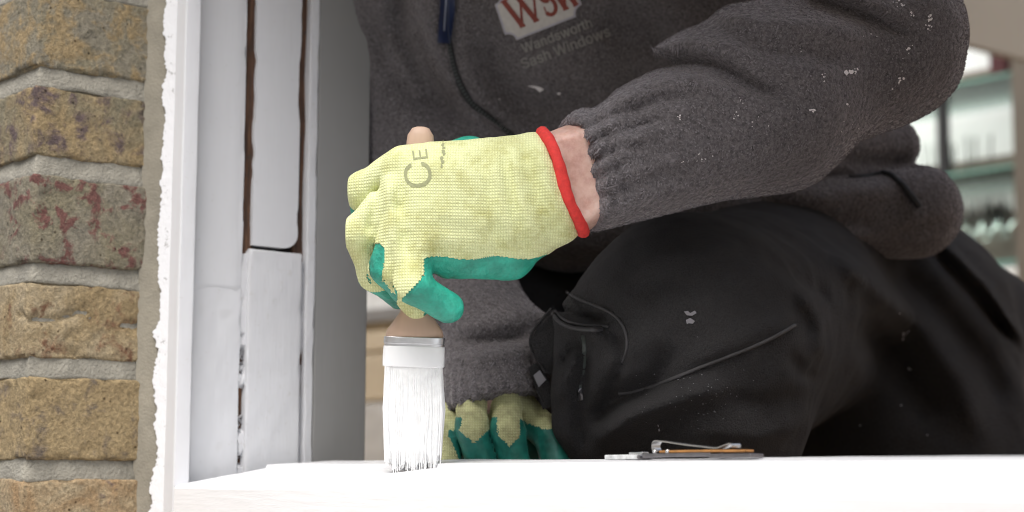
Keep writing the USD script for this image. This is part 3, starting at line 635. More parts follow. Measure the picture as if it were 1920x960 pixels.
def sd_trous(P):
    d = smin(cap(P, KN, HL, .093, .11), cap(P, KN+[0, .005, 0], SH, .086, .075), .035)
    d = smin(d, cap(P, Q(1165, 800, 1.385), Q(1300, 770, 1.35), .028, .04), .02)
    d = smin(d, cap(P, Q(1100, 600, 1.38), Q(1085, 790, 1.385), .026, .020), .014)
    d = smin(d, cap(P, Q(1070, 700, 1.40), Q(1095, 830, 1.40), .012, .016), .012)
    e = smin(cap(P, HR, KR, .118, .10), cap(P, Q(1740, 690, 1.82), Q(1560, 560, 1.80), .125, .12), .04)
    e = smin(e, cap(P, KR, KR+(FW*[0, 0, 0])+np.array([.02, -.02, .35]), .085, .065), .03)
    d = smin(d, e, .012)
    d = smin(d, cap(P, Q(1015, 610, 1.70), HL, .09, .11), .03)
    d = smin(d, cap(P, HL, Q(1560, 470, 1.74), .11, .07), .03)
    d = smin(d, cap(P, SH, SH+np.array([.0, -.03, .02]), .075, .075), .02)
    near = np.abs(d) < .045
    if near.any():
        p = P[near]; d[near] -= folds(p, TROUS)*1.45+wob(p, .0055, 15, 21)+wob(p, .0028, 42, 22)*np.clip(noise(p*9+4, 8)*2-.5, 0, 1)+wob(p, .0007, 120, 23)
    return d*.8
tr = nets(sd_trous, Q(1000, 1330, 1.24)-[.06, .1, 0], Q(1990, 380, 1.98)+[.02, .05, .1], .0037)
trousers = obj('work_trousers', to_world(tr), 'black_canvas', person, smooth=True)

# ---- the body under the clothes: one continuous figure
HEADC = Q(965, -640, 1.50)
def sd_body(P):
    s = np.array([1, 1, 1.42]); o = np.array([0, 0, 1.65])
    d = cap((P-o)*s, (Hh-o)*s, (Ch-o)*s, .08, .125)*.85
    d = smin(d, cap(P, Q(880, -300, 1.63), Q(1280, -330, 1.64), .05, .05), .03)
    d = smin(d, cap(P, Q(1000, -330, 1.60), Q(975, -560, 1.54), .058, .054), .03)
    d = smin(d, chain(P, [LS, LE_, LM, Q(1160, 298, 1.288), Q(1055, 345, 1.277), Q(960, 365, 1.275), Q(880, 375, 1.272)], [.05, .034, .036, .0335, .0325, .028, .018], .02), .02)
    d = smin(d, chain(P, [RS+[0, 0, .02], RE+[0, 0, .01], RW+[0, 0, .004], Q(925, 775, 1.435)], [.042, .030, .022, .016], .02), .02)
    d = smin(d, chain(P, [Hh+[0, 0, .06], HL+[0, -.01, .02], KN, SH, SH+np.array([.02, -.05, -.10])], [.05, .06, .06, .045, .035], .03), .04)
    d = smin(d, chain(P, [Hh+[0, 0, .06], HR+[0, -.01, .02], KR, KR+np.array([.02, -.02, .35]), KR+np.array([.02, -.03, .42])], [.05, .06, .065, .045, .03], .03), .04)
    h = HEADC
    d = smin(d, ell(P, h, (.078, .098, .096)), .02)
    d = smin(d, ell(P, h+[0, -.055, -.03], (.058, .065, .062)), .03)                 # jaw
    d = smin(d, cap(P, h+[0, .0, -.094], h+[0, -.03, -.112], .008, .013), .012)       # nose
    d = smin(d, cap(P, h+[-.035, .02, -.084], h+[.035, .02, -.084], .010, .010), .015)  # brow
    for sx in (-1, 1):
        d = smin(d, ell(P, h+[sx*.08, -.01, .005], (.010, .030, .018)), .006)
        d = np.maximum(d, -ell(P, h+[sx*.032, .003, -.098], (.014, .009, .012)))
    return d
bm = nets(sd_body, Q(480, 1400, 1.25)-[.05, .12, .0], Q(2000, -900, 2.0)+[.02, .05, .12], .006)
obj('body', to_world(bm), 'skin', person, smooth=True)
def sd_hair(P):
    h = HEADC; d = ell(P, h+[0, .012, .012], (.086, .104, .102))+wob(P, .006, 60, 3)
    return np.maximum(d, -ell(P, h+[0, -.05, -.09], (.075, .088, .08)))
obj('hair', to_world(nets(sd_hair, HEADC-.15, HEADC+.15, .005)), 'hair', person, smooth=True)
for sx in (-1, 1):
    e = trimesh.creation.icosphere(2, .0115); e.apply_translation(W(HEADC+[sx*.032, .003, -.082])); ep = obj('eye', e, 'eye_white', person, smooth=True)
    e = trimesh.creation.icosphere(2, .0055); e.apply_translation(W(HEADC+[sx*.032, .001, -.089])); obj('iris', e, 'iris', ep, smooth=True)
obj('mouth', tube(W(HEADC+np.array([[-.022, -.064, -.0915], [-.008, -.062, -.0945], [.008, -.062, -.0945], [.022, -.064, -.0915]])), [.002, .004, .004, .002]), 'lip', person, smooth=True)

# ---- gloves
def split(m, mask):                                              # faces of a mesh, in two meshes
    out = []
    for k in (mask, ~mask):
        t = trimesh.Trimesh(m.vertices, m.faces[k], process=False); t.remove_unreferenced_vertices(); out.append(t)
    return out
G1F = [
    ([(925, 278), (940, 380), (965, 478)], 12, .0022), ([(905, 285), (920, 380), (935, 480)], 9, -.0018), ([(958, 272), (978, 370), (1008, 478)], 11, .0026), ([(945, 278), (960, 370), (985, 478)], 8, -.002),
    ([(1000, 250), (1030, 350), (1072, 462)], 14, .0036), ([(980, 262), (1006, 360), (1040, 470)], 10, -.0026),
    ([(748, 330), (752, 420), (768, 500)], 12, -.0030), ([(725, 330), (735, 420), (745, 500)], 11, .003), ([(715, 330), (700, 400), (690, 440)], 9, -.004),
    ([(780, 300), (860, 320), (940, 330)], 25, .0012), ([(800, 420), (900, 440), (960, 440)], 20, -.0014)]
axg = np.array([.93, .36, 0.06]); axg = np.array([.935, .355, .0]); axg /= np.linalg.norm(axg)
MOUTH = Q(1050, 349, 1.275)
P1 = dict(index=[Q(752, 312, 1.262), Q(683, 356, 1.283), Q(676, 402, 1.312)], middle=[Q(742, 360, 1.257), Q(676, 436, 1.268), Q(704, 515, 1.292), Q(748, 556, 1.312)],
          ring=[Q(752, 425, 1.254), Q(727, 500, 1.259), Q(782, 572, 1.284)], pinky=[Q(772, 470, 1.252), Q(774, 535, 1.246), Q(842, 578, 1.256)])
def sd_glove1(P):
    d = cap(P, Q(985, 322, 1.276), Q(792, 322, 1.266), .0255, .0200)
    d = smin(d, cap(P, Q(1000, 392, 1.276), Q(800, 398, 1.262), .027, .0225), .03)
    d = smin(d, cap(P, Q(985, 432, 1.276), Q(812, 440, 1.262), .0185, .019), .02)
    d = smin(d, cap(P, Q(840, 488, 1.266), Q(965, 492, 1.277), .0135, .013), .012)
    s = np.array([1, 1, 1.2]); o = np.array([0, 0, 1.276])
    d = smin(d, cap((P-o)*s, (Q(960, 378, 1.276)-o)*s, (Q(1100, 330, 1.276)-o)*s, .0345, .0375)*.9, .012)
    f = chain(P, P1['index'], [.0135, .0125, .0105], .006)
    for k, r in (('middle', [.0135, .0125, .0115, .0095]), ('ring', [.0140, .0125, .0105]), ('pinky', [.0130, .0122, .0112])):
        f = smin(f, chain(P, P1[k], r, .006), .002)
    d = smin(d, f, .010)
    d = smin(d, chain(P, [Q(960, 310, 1.292), Q(880, 292, 1.313), Q(815, 296, 1.322)], [.015, .0135, .0115], .006), .008)
    near = np.abs(d) < .02
    if near.any(): p = P[near]; d[near] -= folds(p, G1F)+wob(p, .0011, 60, 31)+wob(p, .0004, 220, 32)
    return np.maximum(d, (P-MOUTH)@axg)*.85
g1 = nets(sd_glove1, Q(630, 640, 1.21), Q(1130, 200, 1.36)+[.0, .02, .0], .0017)
fc = g1.triangles_center; fn = -np.asarray(g1.face_normals)
gx, gy = pix(fc); nz = (fbm(fc*70, 3, 7)-.5)
dp = chain(fc, P1['pinky'][1:], [.0135, .0122])
palm = (fn@np.array([0, -.86, .5])*0)
yl = 484+10*nz+8*np.sin(gx/17.0)*.5-(gx-880)*.02
teal = (gy > yl) & (gx > 795)
teal |= (dp < .003) & ((gx-772)*.75+(gy-520)*.62 > 14+14*nz)
teal |= (linedist(gx, gy, [(708, 470), (704, 520), (735, 556)])[0] < 15+9*nz) & (fn[:, 0] > .15) & (gx < 745)
teal |= (fc[:, 2] > 1.288+.004*nz) & (gx < 960) & (fn[:, 2] > -.2)
gl1 = thing('glove', None, None, parent=person); data(gl1, label='bright yellow knitted glove with teal palm, gripping the brush')
A, Bm = split(g1, teal); A.vertices = A.vertices-np.asarray(A.vertex_normals)*.0005
obj('palm_coating', to_world(A), 'teal_rubber', gl1, smooth=True); obj('knit_back', to_world(Bm), 'yellow_knit', gl1, smooth=True)
# red edging round the mouth
e1 = np.cross(axg, [0, 0, 1.]); e1 /= np.linalg.norm(e1); e2 = np.cross(axg, e1)
th = np.arange(64)/64*2*np.pi; ring = []
for t in th:
    dv = math.cos(t)*e1+math.sin(t)*e2; rr = np.linspace(.02, .05, 90); s_ = sd_glove1(MOUTH-axg*.0015+rr[:, None]*dv)
    ring.append(MOUTH+dv*(rr[np.argmax(s_ > -.0002)]-.0012)+axg*.0010)
ring = np.array(ring); ring = (ring+np.roll(ring, 1, 0)+np.roll(ring, -1, 0))/3
obj('cuff_trim', tube(W(ring+axg*(.0015+.0014*np.sin(th*3+1))[:, None]), .0043+.0003*np.sin(th*5)+.0002*np.sin(th*17), 10, True), 'red_band', gl1, smooth=True)
pr = [put(text_poly('C', 50), 812, 352, 98, 1.1), put(text_poly('E', 28), 803, 299, 98)]
rg = random.Random(3)
pr += [blob(833+rg.uniform(-4, 4)-k*.8, 262+k*7+rg.uniform(-2, 2), 3.6, rg, 7, .9, 20) for k in range(8)]
obj('printed_mark', sticker(sd_glove1, union_all(pr), .0003, .0002, 5), 'glove_print', gl1)

P2 = [([Q(884, 752, 1.405), Q(884, 800, 1.383), Q(912, 900, 1.385)], [.0116, .0120, .0112]), ([Q(950, 758, 1.405), Q(951, 806, 1.383), Q(975, 900, 1.385)], [.0116, .0122, .0112]),
      ([Q(842, 774, 1.42), Q(836, 816, 1.395), Q(846, 900, 1.393)], [.0098, .0108, .0102]), ([Q(806, 800, 1.435), Q(798, 830, 1.415), Q(800, 900, 1.41)], [.0095, .0100, .0095])]
TH2 = ([Q(992, 785, 1.425), Q(1036, 818, 1.405), Q(1046, 900, 1.392)], [.0135, .0135, .0120])
def sd_glove2(P):
    d = None
    for p, r in P2:
        c = chain(P, p, r, .006); d = c if d is None else smin(d, c, .0012)
    b = smin(cap(P, Q(862, 778, 1.432), Q(965, 772, 1.434), .012, .0145), cap(P, Q(900, 762, 1.45), Q(965, 768, 1.455), .018, .017), .02)
    b = smin(b, cap(P, Q(925, 780, 1.435), RW+[0, .012, .006], .022, .0275), .02)
    b = smin(b, cap(P, Q(880, 840, 1.465), Q(1000, 845, 1.465), .022, .022), .012)
    d = smin(d, b, .005); d = smin(d, chain(P, *TH2, .006), .008)
    near = np.abs(d) < .02
    if near.any(): p = P[near]; d[near] -= wob(p, .0013, 70, 41)+wob(p, .0006, 200, 42)
    return d*.85
g2 = nets(sd_glove2, Q(770, 905, 1.34), Q(1080, 690, 1.50)+[.0, .02, .0], .0018)
fc = g2.triangles_center; fn = -np.asarray(g2.face_normals); gx, gy = pix(fc); nz = fbm(fc*170, 3, 17)-.5
lim = 836+16*nz-14*np.cos((gx-884)/66*2*np.pi)*0
teal = np.zeros(len(fc), bool)
for (p, r), cx, lim in zip(P2, (890, 957, 842, 806), (814, 818, 880, 880)):
    dd = chain(fc, p, r); mine = dd < .0045
    teal |= mine & (gy > lim-6+14*nz+26*np.clip(1-np.abs(gx-cx+2)/26, 0, 1)) | mine & (fn[:, 0] > .55+.3*nz) & (gy > 782)
teal |= (chain(fc, *TH2) < .004) & (gy > 805+20*nz) | ((gx > 975) & (gy > 790+(gx-985)*.42+10*nz)) | (fc[:, 2] > 1.410) & (gy > 805)
gl2 = thing('glove', None, None, parent=person); data(gl2, label='grubby yellow glove with dark teal fingertips, resting on the inner edge of the sill')
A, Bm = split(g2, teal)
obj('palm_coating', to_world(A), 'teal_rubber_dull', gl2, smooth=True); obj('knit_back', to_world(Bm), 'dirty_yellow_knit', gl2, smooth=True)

# ---- details on the clothes
zl = [(839, -60), (840, 40), (841, 75), (852, 132), (884, 192), (932, 232), (975, 272)]
z = obj('zip', seam(sd_fleece, zl, .0032, .0012, 5, 8, .35), 'zip_tape', jacket, smooth=True)
q = resample(zl, 6.5)
pz = on_surface(sd_fleece, q[:, 0], q[:, 1], .0024); teeth = []
for k in range(len(q)):
    t = q[min(k+1, len(q)-1)]-q[max(k-1, 0)]; t = t/np.linalg.norm(t); nrm = np.array([-t[1], t[0]])
    a, b = (Q(*(q[k]+nrm*s), pz[k, 2]) for s in (-3.2, 3.2)); teeth.append(tube(W(np.array([a, b])), .0007, 5))
obj('zip_teeth', cat(teeth), 'zip_teeth', jacket)
pull = Polygon([(829, -30), (851, -30), (851, 20), (842, 80), (822, 78), (826, 30)]).buffer(2)
pl = obj('zip_pull', sticker(sd_fleece, pull, .0065, .0028), 'navy_pull', person, smooth=30)
obj('pull_print', sticker(sd_fleece, Polygon([(836, -20), (839, -20), (834, 58), (831, 58)]), .0069, .0003), 'pale_print', pl)
# chest badge: WSW in serif capitals on a white plate with scooped corners
BX, BY, BR = 953, 80, 21.5                                       # its lower left corner and tilt
def bl(poly): return affinity.translate(affinity.rotate(affinity.scale(poly, 1, -1, origin=(0, 0)), -BR, origin=(0, 0)), BX, BY)
bw, bh, rc = 152, 92, 17
plate = Polygon([(0, 0), (bw, 0), (bw, bh), (0, bh)])
for c in ((0, 0), (bw, 0), (bw, bh), (0, bh)): plate = plate.difference(Point(c).buffer(rc))
plate = affinity.skew(plate, 3, 0, origin=(0, 0)).buffer(1.5)
bd = obj('chest_badge', sticker(sd_fleece, bl(plate), .0022, .0018), 'badge_white', person, smooth=30)
obj('badge_border', sticker(sd_fleece, bl(plate.buffer(-1.0).difference(plate.buffer(-3.2))), .00265, .0004, 5), 'badge_edge', bd)
def letter_w(x, h, w):
    s = lambda x0, y0, x1, y1, t: LineString([(x0, y0), (x1, y1)]).buffer(t, cap_style=2)
    a, b, c, d, e = x, x+w*.27, x+w*.5, x+w*.73, x+w
    p = [s(a, h, b, 0, 4.6), s(b, 0, c+3, h, 2.2), s(c-4, h, d, 0, 4.6), s(d, 0, e, h, 2.2)]
    p += [s(q-9, h, q+9, h, 1.8) for q in (a, c, e)]+[s(q-5.5, -1, q+5.5, -1, 2.2) for q in (b, d)]
    return union_all(p)
def letter_s(x, h, w):
    t = np.linspace(math.radians(35), math.radians(270), 16); r1 = h*.27
    up_ = [(x+w/2+math.cos(a)*w*.40, h-r1+math.sin(a)*r1) for a in t]
    t = np.linspace(math.radians(90), math.radians(-145), 16); r2 = h*.29
    lo_ = [(x+w/2+math.cos(a)*w*.46, r2+math.sin(a)*r2-1) for a in t]
    return union_all([LineString(up_+lo_).buffer(3.6, cap_style=2), LineString([(x+3, 1), (x+3, h*.3)]).buffer(1.3), LineString([(x+w-5, h*.7), (x+w-5, h)]).buffer(1.3)])
let = union_all([letter_w(20, 56, 60), letter_s(84, 56, 25)]); third = letter_w(112, 56, 44)
obj('lettering', sticker(sd_fleece, bl(affinity.translate(union_all([let, third]), 0, 20).intersection(plate.buffer(-3.6))), .0029, .0006, 5), 'badge_red', bd)
obj('lettering', cat([sticker(sd_fleece, put(text_poly('Wandsworth', 17.5, True), 981, 100, 21, .98), .0009, .0006, 5), sticker(sd_fleece, put(text_poly('Sash Windows', 19, True), 980, 130, 21, .98), .0009, .0006, 5)]), 'embroidery_grey', jacket)
# side pocket zip with its cord puller
obj('pocket_zip', seam(sd_fleece, [(1592, 333), (1620, 332), (1640, 329), (1662, 324)], .0026, .0004, 6, 6, .5), 'zip_tape', jacket, smooth=True)
p = on_surface(sd_fleece, [1655, 1672, 1692, 1712, 1724], [322, 328, 346, 372, 388], .0045)
cp = obj('cord_puller', tube(W(p), [.0018, .0024, .0026, .0034, .003], 8), 'zip_tape', jacket, smooth=True)
# dried paint on sleeve, chest and trousers
rg = random.Random(11); sp_ = []
for cx, cy, n_, r_, sx_, sy_ in [(1592, 135, 3, 5.5, 6, 3), (1604, 132, 5, 2.2, 7, 6), (1690, 8, 9, 2.0, 14, 7), (1712, 26, 4, 2.2, 6, 5), (1745, 40, 7, 2.8, 4, 9), (1740, 52, 4, 2.6, 5, 6), (1704, 92, 5, 2.6, 5, 8), (1688, 152, 9, 2.4, 8, 9),
                            (1692, 120, 4, 1.4, 6, 12), (1524, 208, 5, 3.0, 5, 5), (1590, 198, 4, 2.0, 6, 3), (1546, 140, 5, 1.5, 8, 10), (1390, 195, 5, 1.4, 10, 14), (1380, 220, 5, 1.6, 6, 8), (1275, 220, 5, 1.6, 8, 5),
                            (1318, 298, 7, 1.7, 12, 8), (1280, 305, 3, 1.6, 8, 3), (1410, 235, 3, 1.5, 6, 6), (1500, 94, 3, 1.4, 5, 4), (1640, 60, 4, 1.4, 30, 15), (1445, 245, 4, 1.3, 30, 20), (1600, 235, 4, 1.3, 30, 12)]:
    for _ in range(n_): sp_.append(blob(rg.gauss(cx, sx_*.6), rg.gauss(cy, sy_*.6), r_*rg.uniform(.5, 1.2), rg, 8, rg.uniform(.7, 1.1), rg.uniform(0, 180)))
sp_ += [Polygon([(988, 161), (1002, 161), (1014, 164), (1020, 168), (1012, 173), (1004, 166)]), blob(936, 186, 2, rg), blob(1048, 176, 2.4, rg, 8, 1.6), blob(1022, 240, 2, rg)]
obj('paint_flecks', sticker(sd_fleece, union_all(sp_), .0007, .0006, 4), 'white_fleck', jacket, kind='stuff')
sp_ = [Polygon([(1282, 584), (1290, 583), (1294, 587), (1303, 582), (1306, 587), (1298, 592), (1288, 591)]), Polygon([(1286, 600), (1294, 596), (1303, 602), (1299, 607), (1291, 606), (1288, 608)]), Polygon([(1692, 624), (1703, 617), (1706, 620), (1698, 629), (1692, 632)]), blob(1693, 636, 4, rg, 8, .6),
       blob(1705, 692, 4.5, rg, 8, 1.3, 20), blob(1687, 588, 2, rg), blob(1613, 798, 3, rg, 8, .6, 40), blob(1690, 760, 2, rg), blob(1234, 798, 3, rg, 8, .5), blob(1236, 806, 2.4, rg), blob(1738, 816, 2, rg)]
for _ in range(70): sp_.append(blob(rg.gauss(1320, 50), rg.gauss(740, 36), rg.uniform(.6, 1.4), rg, 6))
obj('paint_flecks', sticker(sd_trous, union_all(sp_), .0006, .0005, 4), 'grey_tag', trousers, kind='stuff')
for pts, r_ in (([(1160, 738), (1230, 722), (1310, 690), (1400, 655), (1490, 610)], .0014), ([(1060, 545), (1120, 575), (1160, 600), (1172, 622), (1165, 680)], .001), ([(1034, 580), (1050, 604), (1080, 616), (1128, 618)], .0016), ([(1036, 574), (1060, 600), (1100, 610), (1140, 612)], .001)):
    obj('seam', seam(sd_trous, pts, r_, .0010, 4), 'seam_thread', trousers, smooth=True)
pz_ = obj('pocket_zip', seam(sd_trous, [(1094, 628), (1097, 660), (1092, 700), (1088, 742)], .0022, .0012, 6, 6, .4), 'zip_teeth', trousers, smooth=True)
obj('zip_slider', sticker(sd_trous, Polygon([(1083, 730), (1091, 728), (1093, 750), (1084, 752)]), .004, .003), 'dark_steel', trousers, smooth=30)
fl_ = Polygon([(1034, 578), (1012, 604), (994, 642), (1004, 668), (1024, 700), (1046, 706), (1050, 640)])
v2, f2 = trimesh.creation.triangulate_polygon(fl_.segmentize(8), engine='earcut'); v3, f3 = trimesh.remesh.subdivide_to_size(np.c_[v2, v2[:, 0]*0], f2, 14)
def sheet(v3, f3, zf, thick, bend):
    a = Q(v3[:, 0], v3[:, 1], zf+bend*np.sin(v3[:, 1]/22.)*.004+wob(np.c_[v3[:, :2]/40, 0*v3[:, 0]], .003, 1, 2))
    t = trimesh.Trimesh(v3, f3, process=False); n = len(v3); e = t.edges[trimesh.grouping.group_rows(np.sort(t.edges, 1), require_count=1)]
    f = np.vstack([f3, f3[:, ::-1]+n, np.c_[e[:, 1], e[:, 0], e[:, 1]+n], np.c_[e[:, 1]+n, e[:, 0], e[:, 0]+n]])
    m = trimesh.Trimesh(W(np.vstack([a, a+[0, 0, thick]])), f, process=False); m.fix_normals(); return m
obj('pocket_flap', sheet(v3, f3, 1.388, .003, 1), 'black_canvas', trousers, smooth=40)
q = resample([(1034, 578), (1012, 604), (994, 642), (1004, 668), (1022, 698)], 6); obj('flap_edge', tube(W(Q(q[:, 0], q[:, 1], 1.387)), .0012, 6), 'black_canvas', trousers, smooth=True)
def quad_sheet(pts, z, thick=.002, mt='black_canvas', name='strap'):
    v2, f2 = trimesh.creation.triangulate_polygon(Polygon(pts).segmentize(8), engine='earcut'); return obj(name, sheet(np.c_[v2, v2[:, 0]*0], f2, z, thick, 0), mt, trousers)
quad_sheet([(990, 690), (1012, 676), (1028, 712), (1040, 760), (1018, 768), (1004, 726)], 1.392)
quad_sheet([(1000, 704), (1012, 694), (1024, 712), (1010, 726)], 1.388, .0015, 'grey_tag', 'fabric_tag')

# ------------------------------------------------------------------ the brush
br = thing('paintbrush', 'flat paintbrush with pale wooden handle and white paint loaded bristles, held upright over the sill', 'paintbrush')
tip = W(Q(770, 874, 1.285)); top = W(Q(789, 238, 1.292)); axb = (top-tip)/np.linalg.norm(top-tip)
wb = RT-axb*(RT@axb); wb /= np.linalg.norm(wb); db = np.cross(axb, wb)
LB = np.linalg.norm(top-tip)
def section(stations, n=28, pw=3.2):
    """rounded-rectangle sections along the brush: (distance from tip, half width, half depth)."""
    th = np.arange(n)/n*2*np.pi; c, s = np.cos(th), np.sin(th)
    e = 2/pw; X, Y = np.sign(c)*np.abs(c)**e, np.sign(s)*np.abs(s)**e
    v = np.vstack([tip+axb*t+np.outer(X*a, wb)+np.outer(Y*b, db) for t, a, b in stations]); k = len(stations)
    I, J = np.meshgrid(np.arange(k-1), np.arange(n), indexing='ij'); J2 = (J+1) % n
    f = np.stack([I*n+J, I*n+J2, (I+1)*n+J2, (I+1)*n+J], -1).reshape(-1, 4); f = np.vstack([f[:, [0, 1, 2]], f[:, [0, 2, 3]]])
    v = np.vstack([v, v[:n].mean(0), v[-n:].mean(0)]); j = np.arange(n); j2 = (j+1) % n
    f = np.vstack([f, np.c_[np.full(n, k*n), j2, j], np.c_[np.full(n, k*n+1), (k-1)*n+j, (k-1)*n+j2]])
    m = trimesh.Trimesh(v, f, process=False)
    if m.volume < 0: m.invert()
    return m
obj('handle', section([(.0905, .0195, .0072), (.092, .0205, .0082), (.096, .0195, .0085), (.101, .0160, .0085), (.108, .0112, .0085), (.118, .0085, .0085), (.150, .0075, .0085), (.19, .0085, .009), (.222, .0105, .0088), (LB-.006, .0092, .0078), (LB-.001, .0060, .005), (LB, .003, .003)], pw=2.6), 'brush_wood', br, smooth=50)
fe = obj('ferrule', section([(.0715, .0212, .0085), (.072, .0215, .0089), (.076, .0215, .0089), (.0765, .021, .0085), (.086, .021, .0085), (.0865, .0215, .0089), (.0905, .0215, .0089), (.091, .0212, .0085)], pw=5), 'ferrule', br, smooth=35)
obj('paint_smear', cat([section([(.0700, .0214, .0090), (.0705, .0218, .0094), (.078, .0219, .0094), (.0835, .0217, .0092), (.0845, .0214, .0088)], pw=5)]), 'fresh_paint', br, smooth=35)
g_ = np.random.default_rng(5); hairs = []
for k in range(620):
    u, v_ = g_.uniform(-1, 1), g_.uniform(-1, 1)
    if k % 3: v_ = np.sign(v_)*(1-.15*g_.random())
    tl = g_.normal(0, .0035)+(.002 if abs(u) < .8 else .006); s0 = tip+axb*.073+wb*u*.0195+db*v_*.0075
    e0 = tip+axb*tl+wb*(u*.0190+g_.normal(0, .0010)+.0015)+db*(v_*.0045+g_.normal(0, .0008))
    md = (s0+e0)/2+wb*(u*.0012+g_.normal(0, .0006))+db*v_*.0014
    hairs.append(tube(np.array([s0, (s0+md)/2+db*v_*.0006, md, (md+e0)/2, e0]), [.0007, .0008, .0008, .0006, .0003], 4))
obj('bristles', cat(hairs+[section([(.003, .0185, .003), (.012, .0192, .0058), (.05, .0200, .0080), (.074, .0203, .0084)], pw=4)]), 'bristle', br, smooth=40)

# ------------------------------------------------------------------ small hardware lying on the sill
c0 = on_y(1270, 850, .222); zs_ = (c0-CAM)@FW
def cl(px, h):                                                    # along the picture's width at the distance of the clip, h above the sill
    b = on_y(px, 850, .222); b = np.array([b[0], b[1], -.0016])
    return b+np.array([0, 0, .0003+h])
ex = cl(1400, 0)-cl(1130, 0); ex /= np.linalg.norm(ex); ey = np.array([-ex[1], ex[0], 0])
def slab(px0, px1, h0, h1, dep, off=0, r=.0006):
    a = cl(px0, 0); L = np.linalg.norm(cl(px1, 0)-a)
    v, f, d = gridbox(0, L, off-dep/2, off+dep/2, h0, h1, .01, r)
    v[:, 2] += (fbm(v*120, 2, 3)-.5)*.0006
    return trimesh.Trimesh(a+np.outer(v[:, 0], ex)+np.outer(v[:, 1], ey)+np.outer(v[:, 2], [0, 0, 1]), f, process=False)
BACK = .006
clip = thing('spring_clip', 'flat steel fitting with bent spring strip over a copper coloured plate on the sill', 'metal fitting')
obj('base_plate', slab(1204, 1331, .0014, .0040, .012, BACK), 'dark_steel', clip); obj('base_plate', slab(1329, 1407, .0006, .0034, .012, BACK), 'dark_steel', clip)
obj('copper_plate', slab(1232, 1392, .0042, .0058, .009, BACK), 'copper_strip', clip)
cr = [(1222, .0048), (1218, .0065), (1217.5, .0090), (1219.5, .0108), (1224, .0116), (1231, .0114), (1260, .0098), (1290, .0083), (1320, .0070), (1338, .0065), (1348, .0074), (1358, .0086), (1364, .0090), (1367.5, .0084), (1367, .0070)]
q = resample(np.array([(a, b*10000) for a, b in cr]), 4)
base = np.array([cl(a, b/10000) for a, b in q]); rib = []
for side in (-.004, .004):
    for dz in (0, .0007): rib.append(base+ey*(BACK+side)+np.array([0, 0, dz]))
n = len(base); v = np.vstack(rib); i = np.arange(n-1)
def qd(a, b): return np.stack([a*n+i, a*n+i+1, b*n+i+1, b*n+i], -1)
f = np.vstack([qd(0, 2), qd(2, 3), qd(3, 1), qd(1, 0)]); m = trimesh.Trimesh(v, np.vstack([f[:, [0, 1, 2]], f[:, [0, 2, 3]]]), process=False); m.fix_normals()
obj('spring_strip', m, 'steel', clip, smooth=40)
for px in (1224, 1248):
    s = trimesh.creation.icosphere(2, .0016); s.apply_translation(cl(px, .0050)+ey*(BACK-.0042)); obj('rivet', s, 'steel', clip, smooth=True)
pl2 = thing('metal_plate', 'short pale grey metal plate lying flat on the sill beside the spring clip', 'metal fitting')
obj('plate', slab(1131, 1197, .0002, .0034, .010, BACK), 'clear_plate', pl2); obj('knuckle', slab(1172, 1198, .0036, .0050, .006, BACK), 'steel', pl2)
s = trimesh.creation.cylinder(radius=.0014, height=.012, sections=14); s.apply_transform(trimesh.geometry.align_vectors([0, 0, 1], ey)); s.apply_translation(cl(1197, .0017)+ey*BACK); obj('hinge_pin', s, 'dark_steel', pl2, smooth=40)

# ------------------------------------------------------------------ the room behind
YF, YB = 3.02, 3.36                                              # front edge of the glass shelves, back of the alcove
def xz(px, py, y): p = on_y(px, py, y); return p[0], p[2]
unit = thing('shelf_unit', 'alcove with glass shelves, white back panel and beige surround at the back of the room', 'shelving')
xr = xz(1911, 200, YF)[0]; xl = xr-1.3
zt = [xz(1905, 133, YF)[1], xz(1905, 307, YF)[1], xz(1905, 486, YF)[1]]
obj('side_panel', rbox(xr, xr+.12, YF-.03, 3.398, FZ+.001, 1.9), 'taupe_panel', unit)
obj('back_panel', box(xl-.1, xr-.001, YB+.001, 3.397, zt[2]+.001, 1.85), 'white_panel', unit)
zk = [xz(1850, 248, YB)[1], xz(1850, 303, YB)[1]]
obj('taupe_stripe', rbox(xl-.1, xr-.002, YB-.012, YB, zt[1]+.005, zt[1]+.095), 'taupe_panel', unit)
obj('taupe_stripe', rbox(xl-.1, xr-.002, YB-.012, YB, zt[2]+.005, zt[2]+.17), 'taupe_panel', unit)
for zz_ in zt:
    s = obj('glass_shelf', rbox(xl-.1, xr-.003, YF+.004, YB-.013, zz_-.008, zz_), 'green_glass', unit)
    obj('shelf_edge', rbox(xl-.1, xr-.003, YF, YF+.0035, zz_-.0072, zz_+.0005), 'glass_edge', s)
px_, pz_2 = xz(1781, 230, YF+.1)
obj('upright_post', rbox(px_-.012, px_+.012, YF+.06, YF+.084, zt[2]-.1, 1.8), 'black_metal', unit)
obj('counter', rbox(xl-.1, xr-.002, YF-.02, 3.39, zt[2]-.075, zt[2]-.02), 'white_panel', unit)
obj('cupboard', rbox(xl-.1, xr-.002, YF, 3.388, FZ+.002, zt[2]-.078), 'taupe_panel', unit)
cb = thing('end_panel', 'plain beige end panel hanging down in front of the glass shelves', 'panel')
xc, zc = xz(1776, 74, 2.30)
obj('board', rbox(xc-.022, xc, 2.25, 3.015, zc, zc+.62), 'taupe_panel', cb); obj('edge_strip', rbox(xc-.022, xc, 2.2475, 2.2495, zc, zc+.62), 'taupe_panel', cb)
def stand(name, label, category, group, px, y, shelf, build):
    x = xz(px, 300, y)[0]; t = thing(name, label, category, group, (x, y, zt[shelf]+.0012)); build(t); return t
def bxm(w, d, h, mt, lid): 
    def b(t): obj('body', rbox(-w/2, w/2, -d/2, d/2, 0, h, .003), mt, t); obj('lid', rbox(-w/2-.002, w/2+.002, -d/2-.002, d/2+.002, h, h+.012, .002), lid, t)
    return b
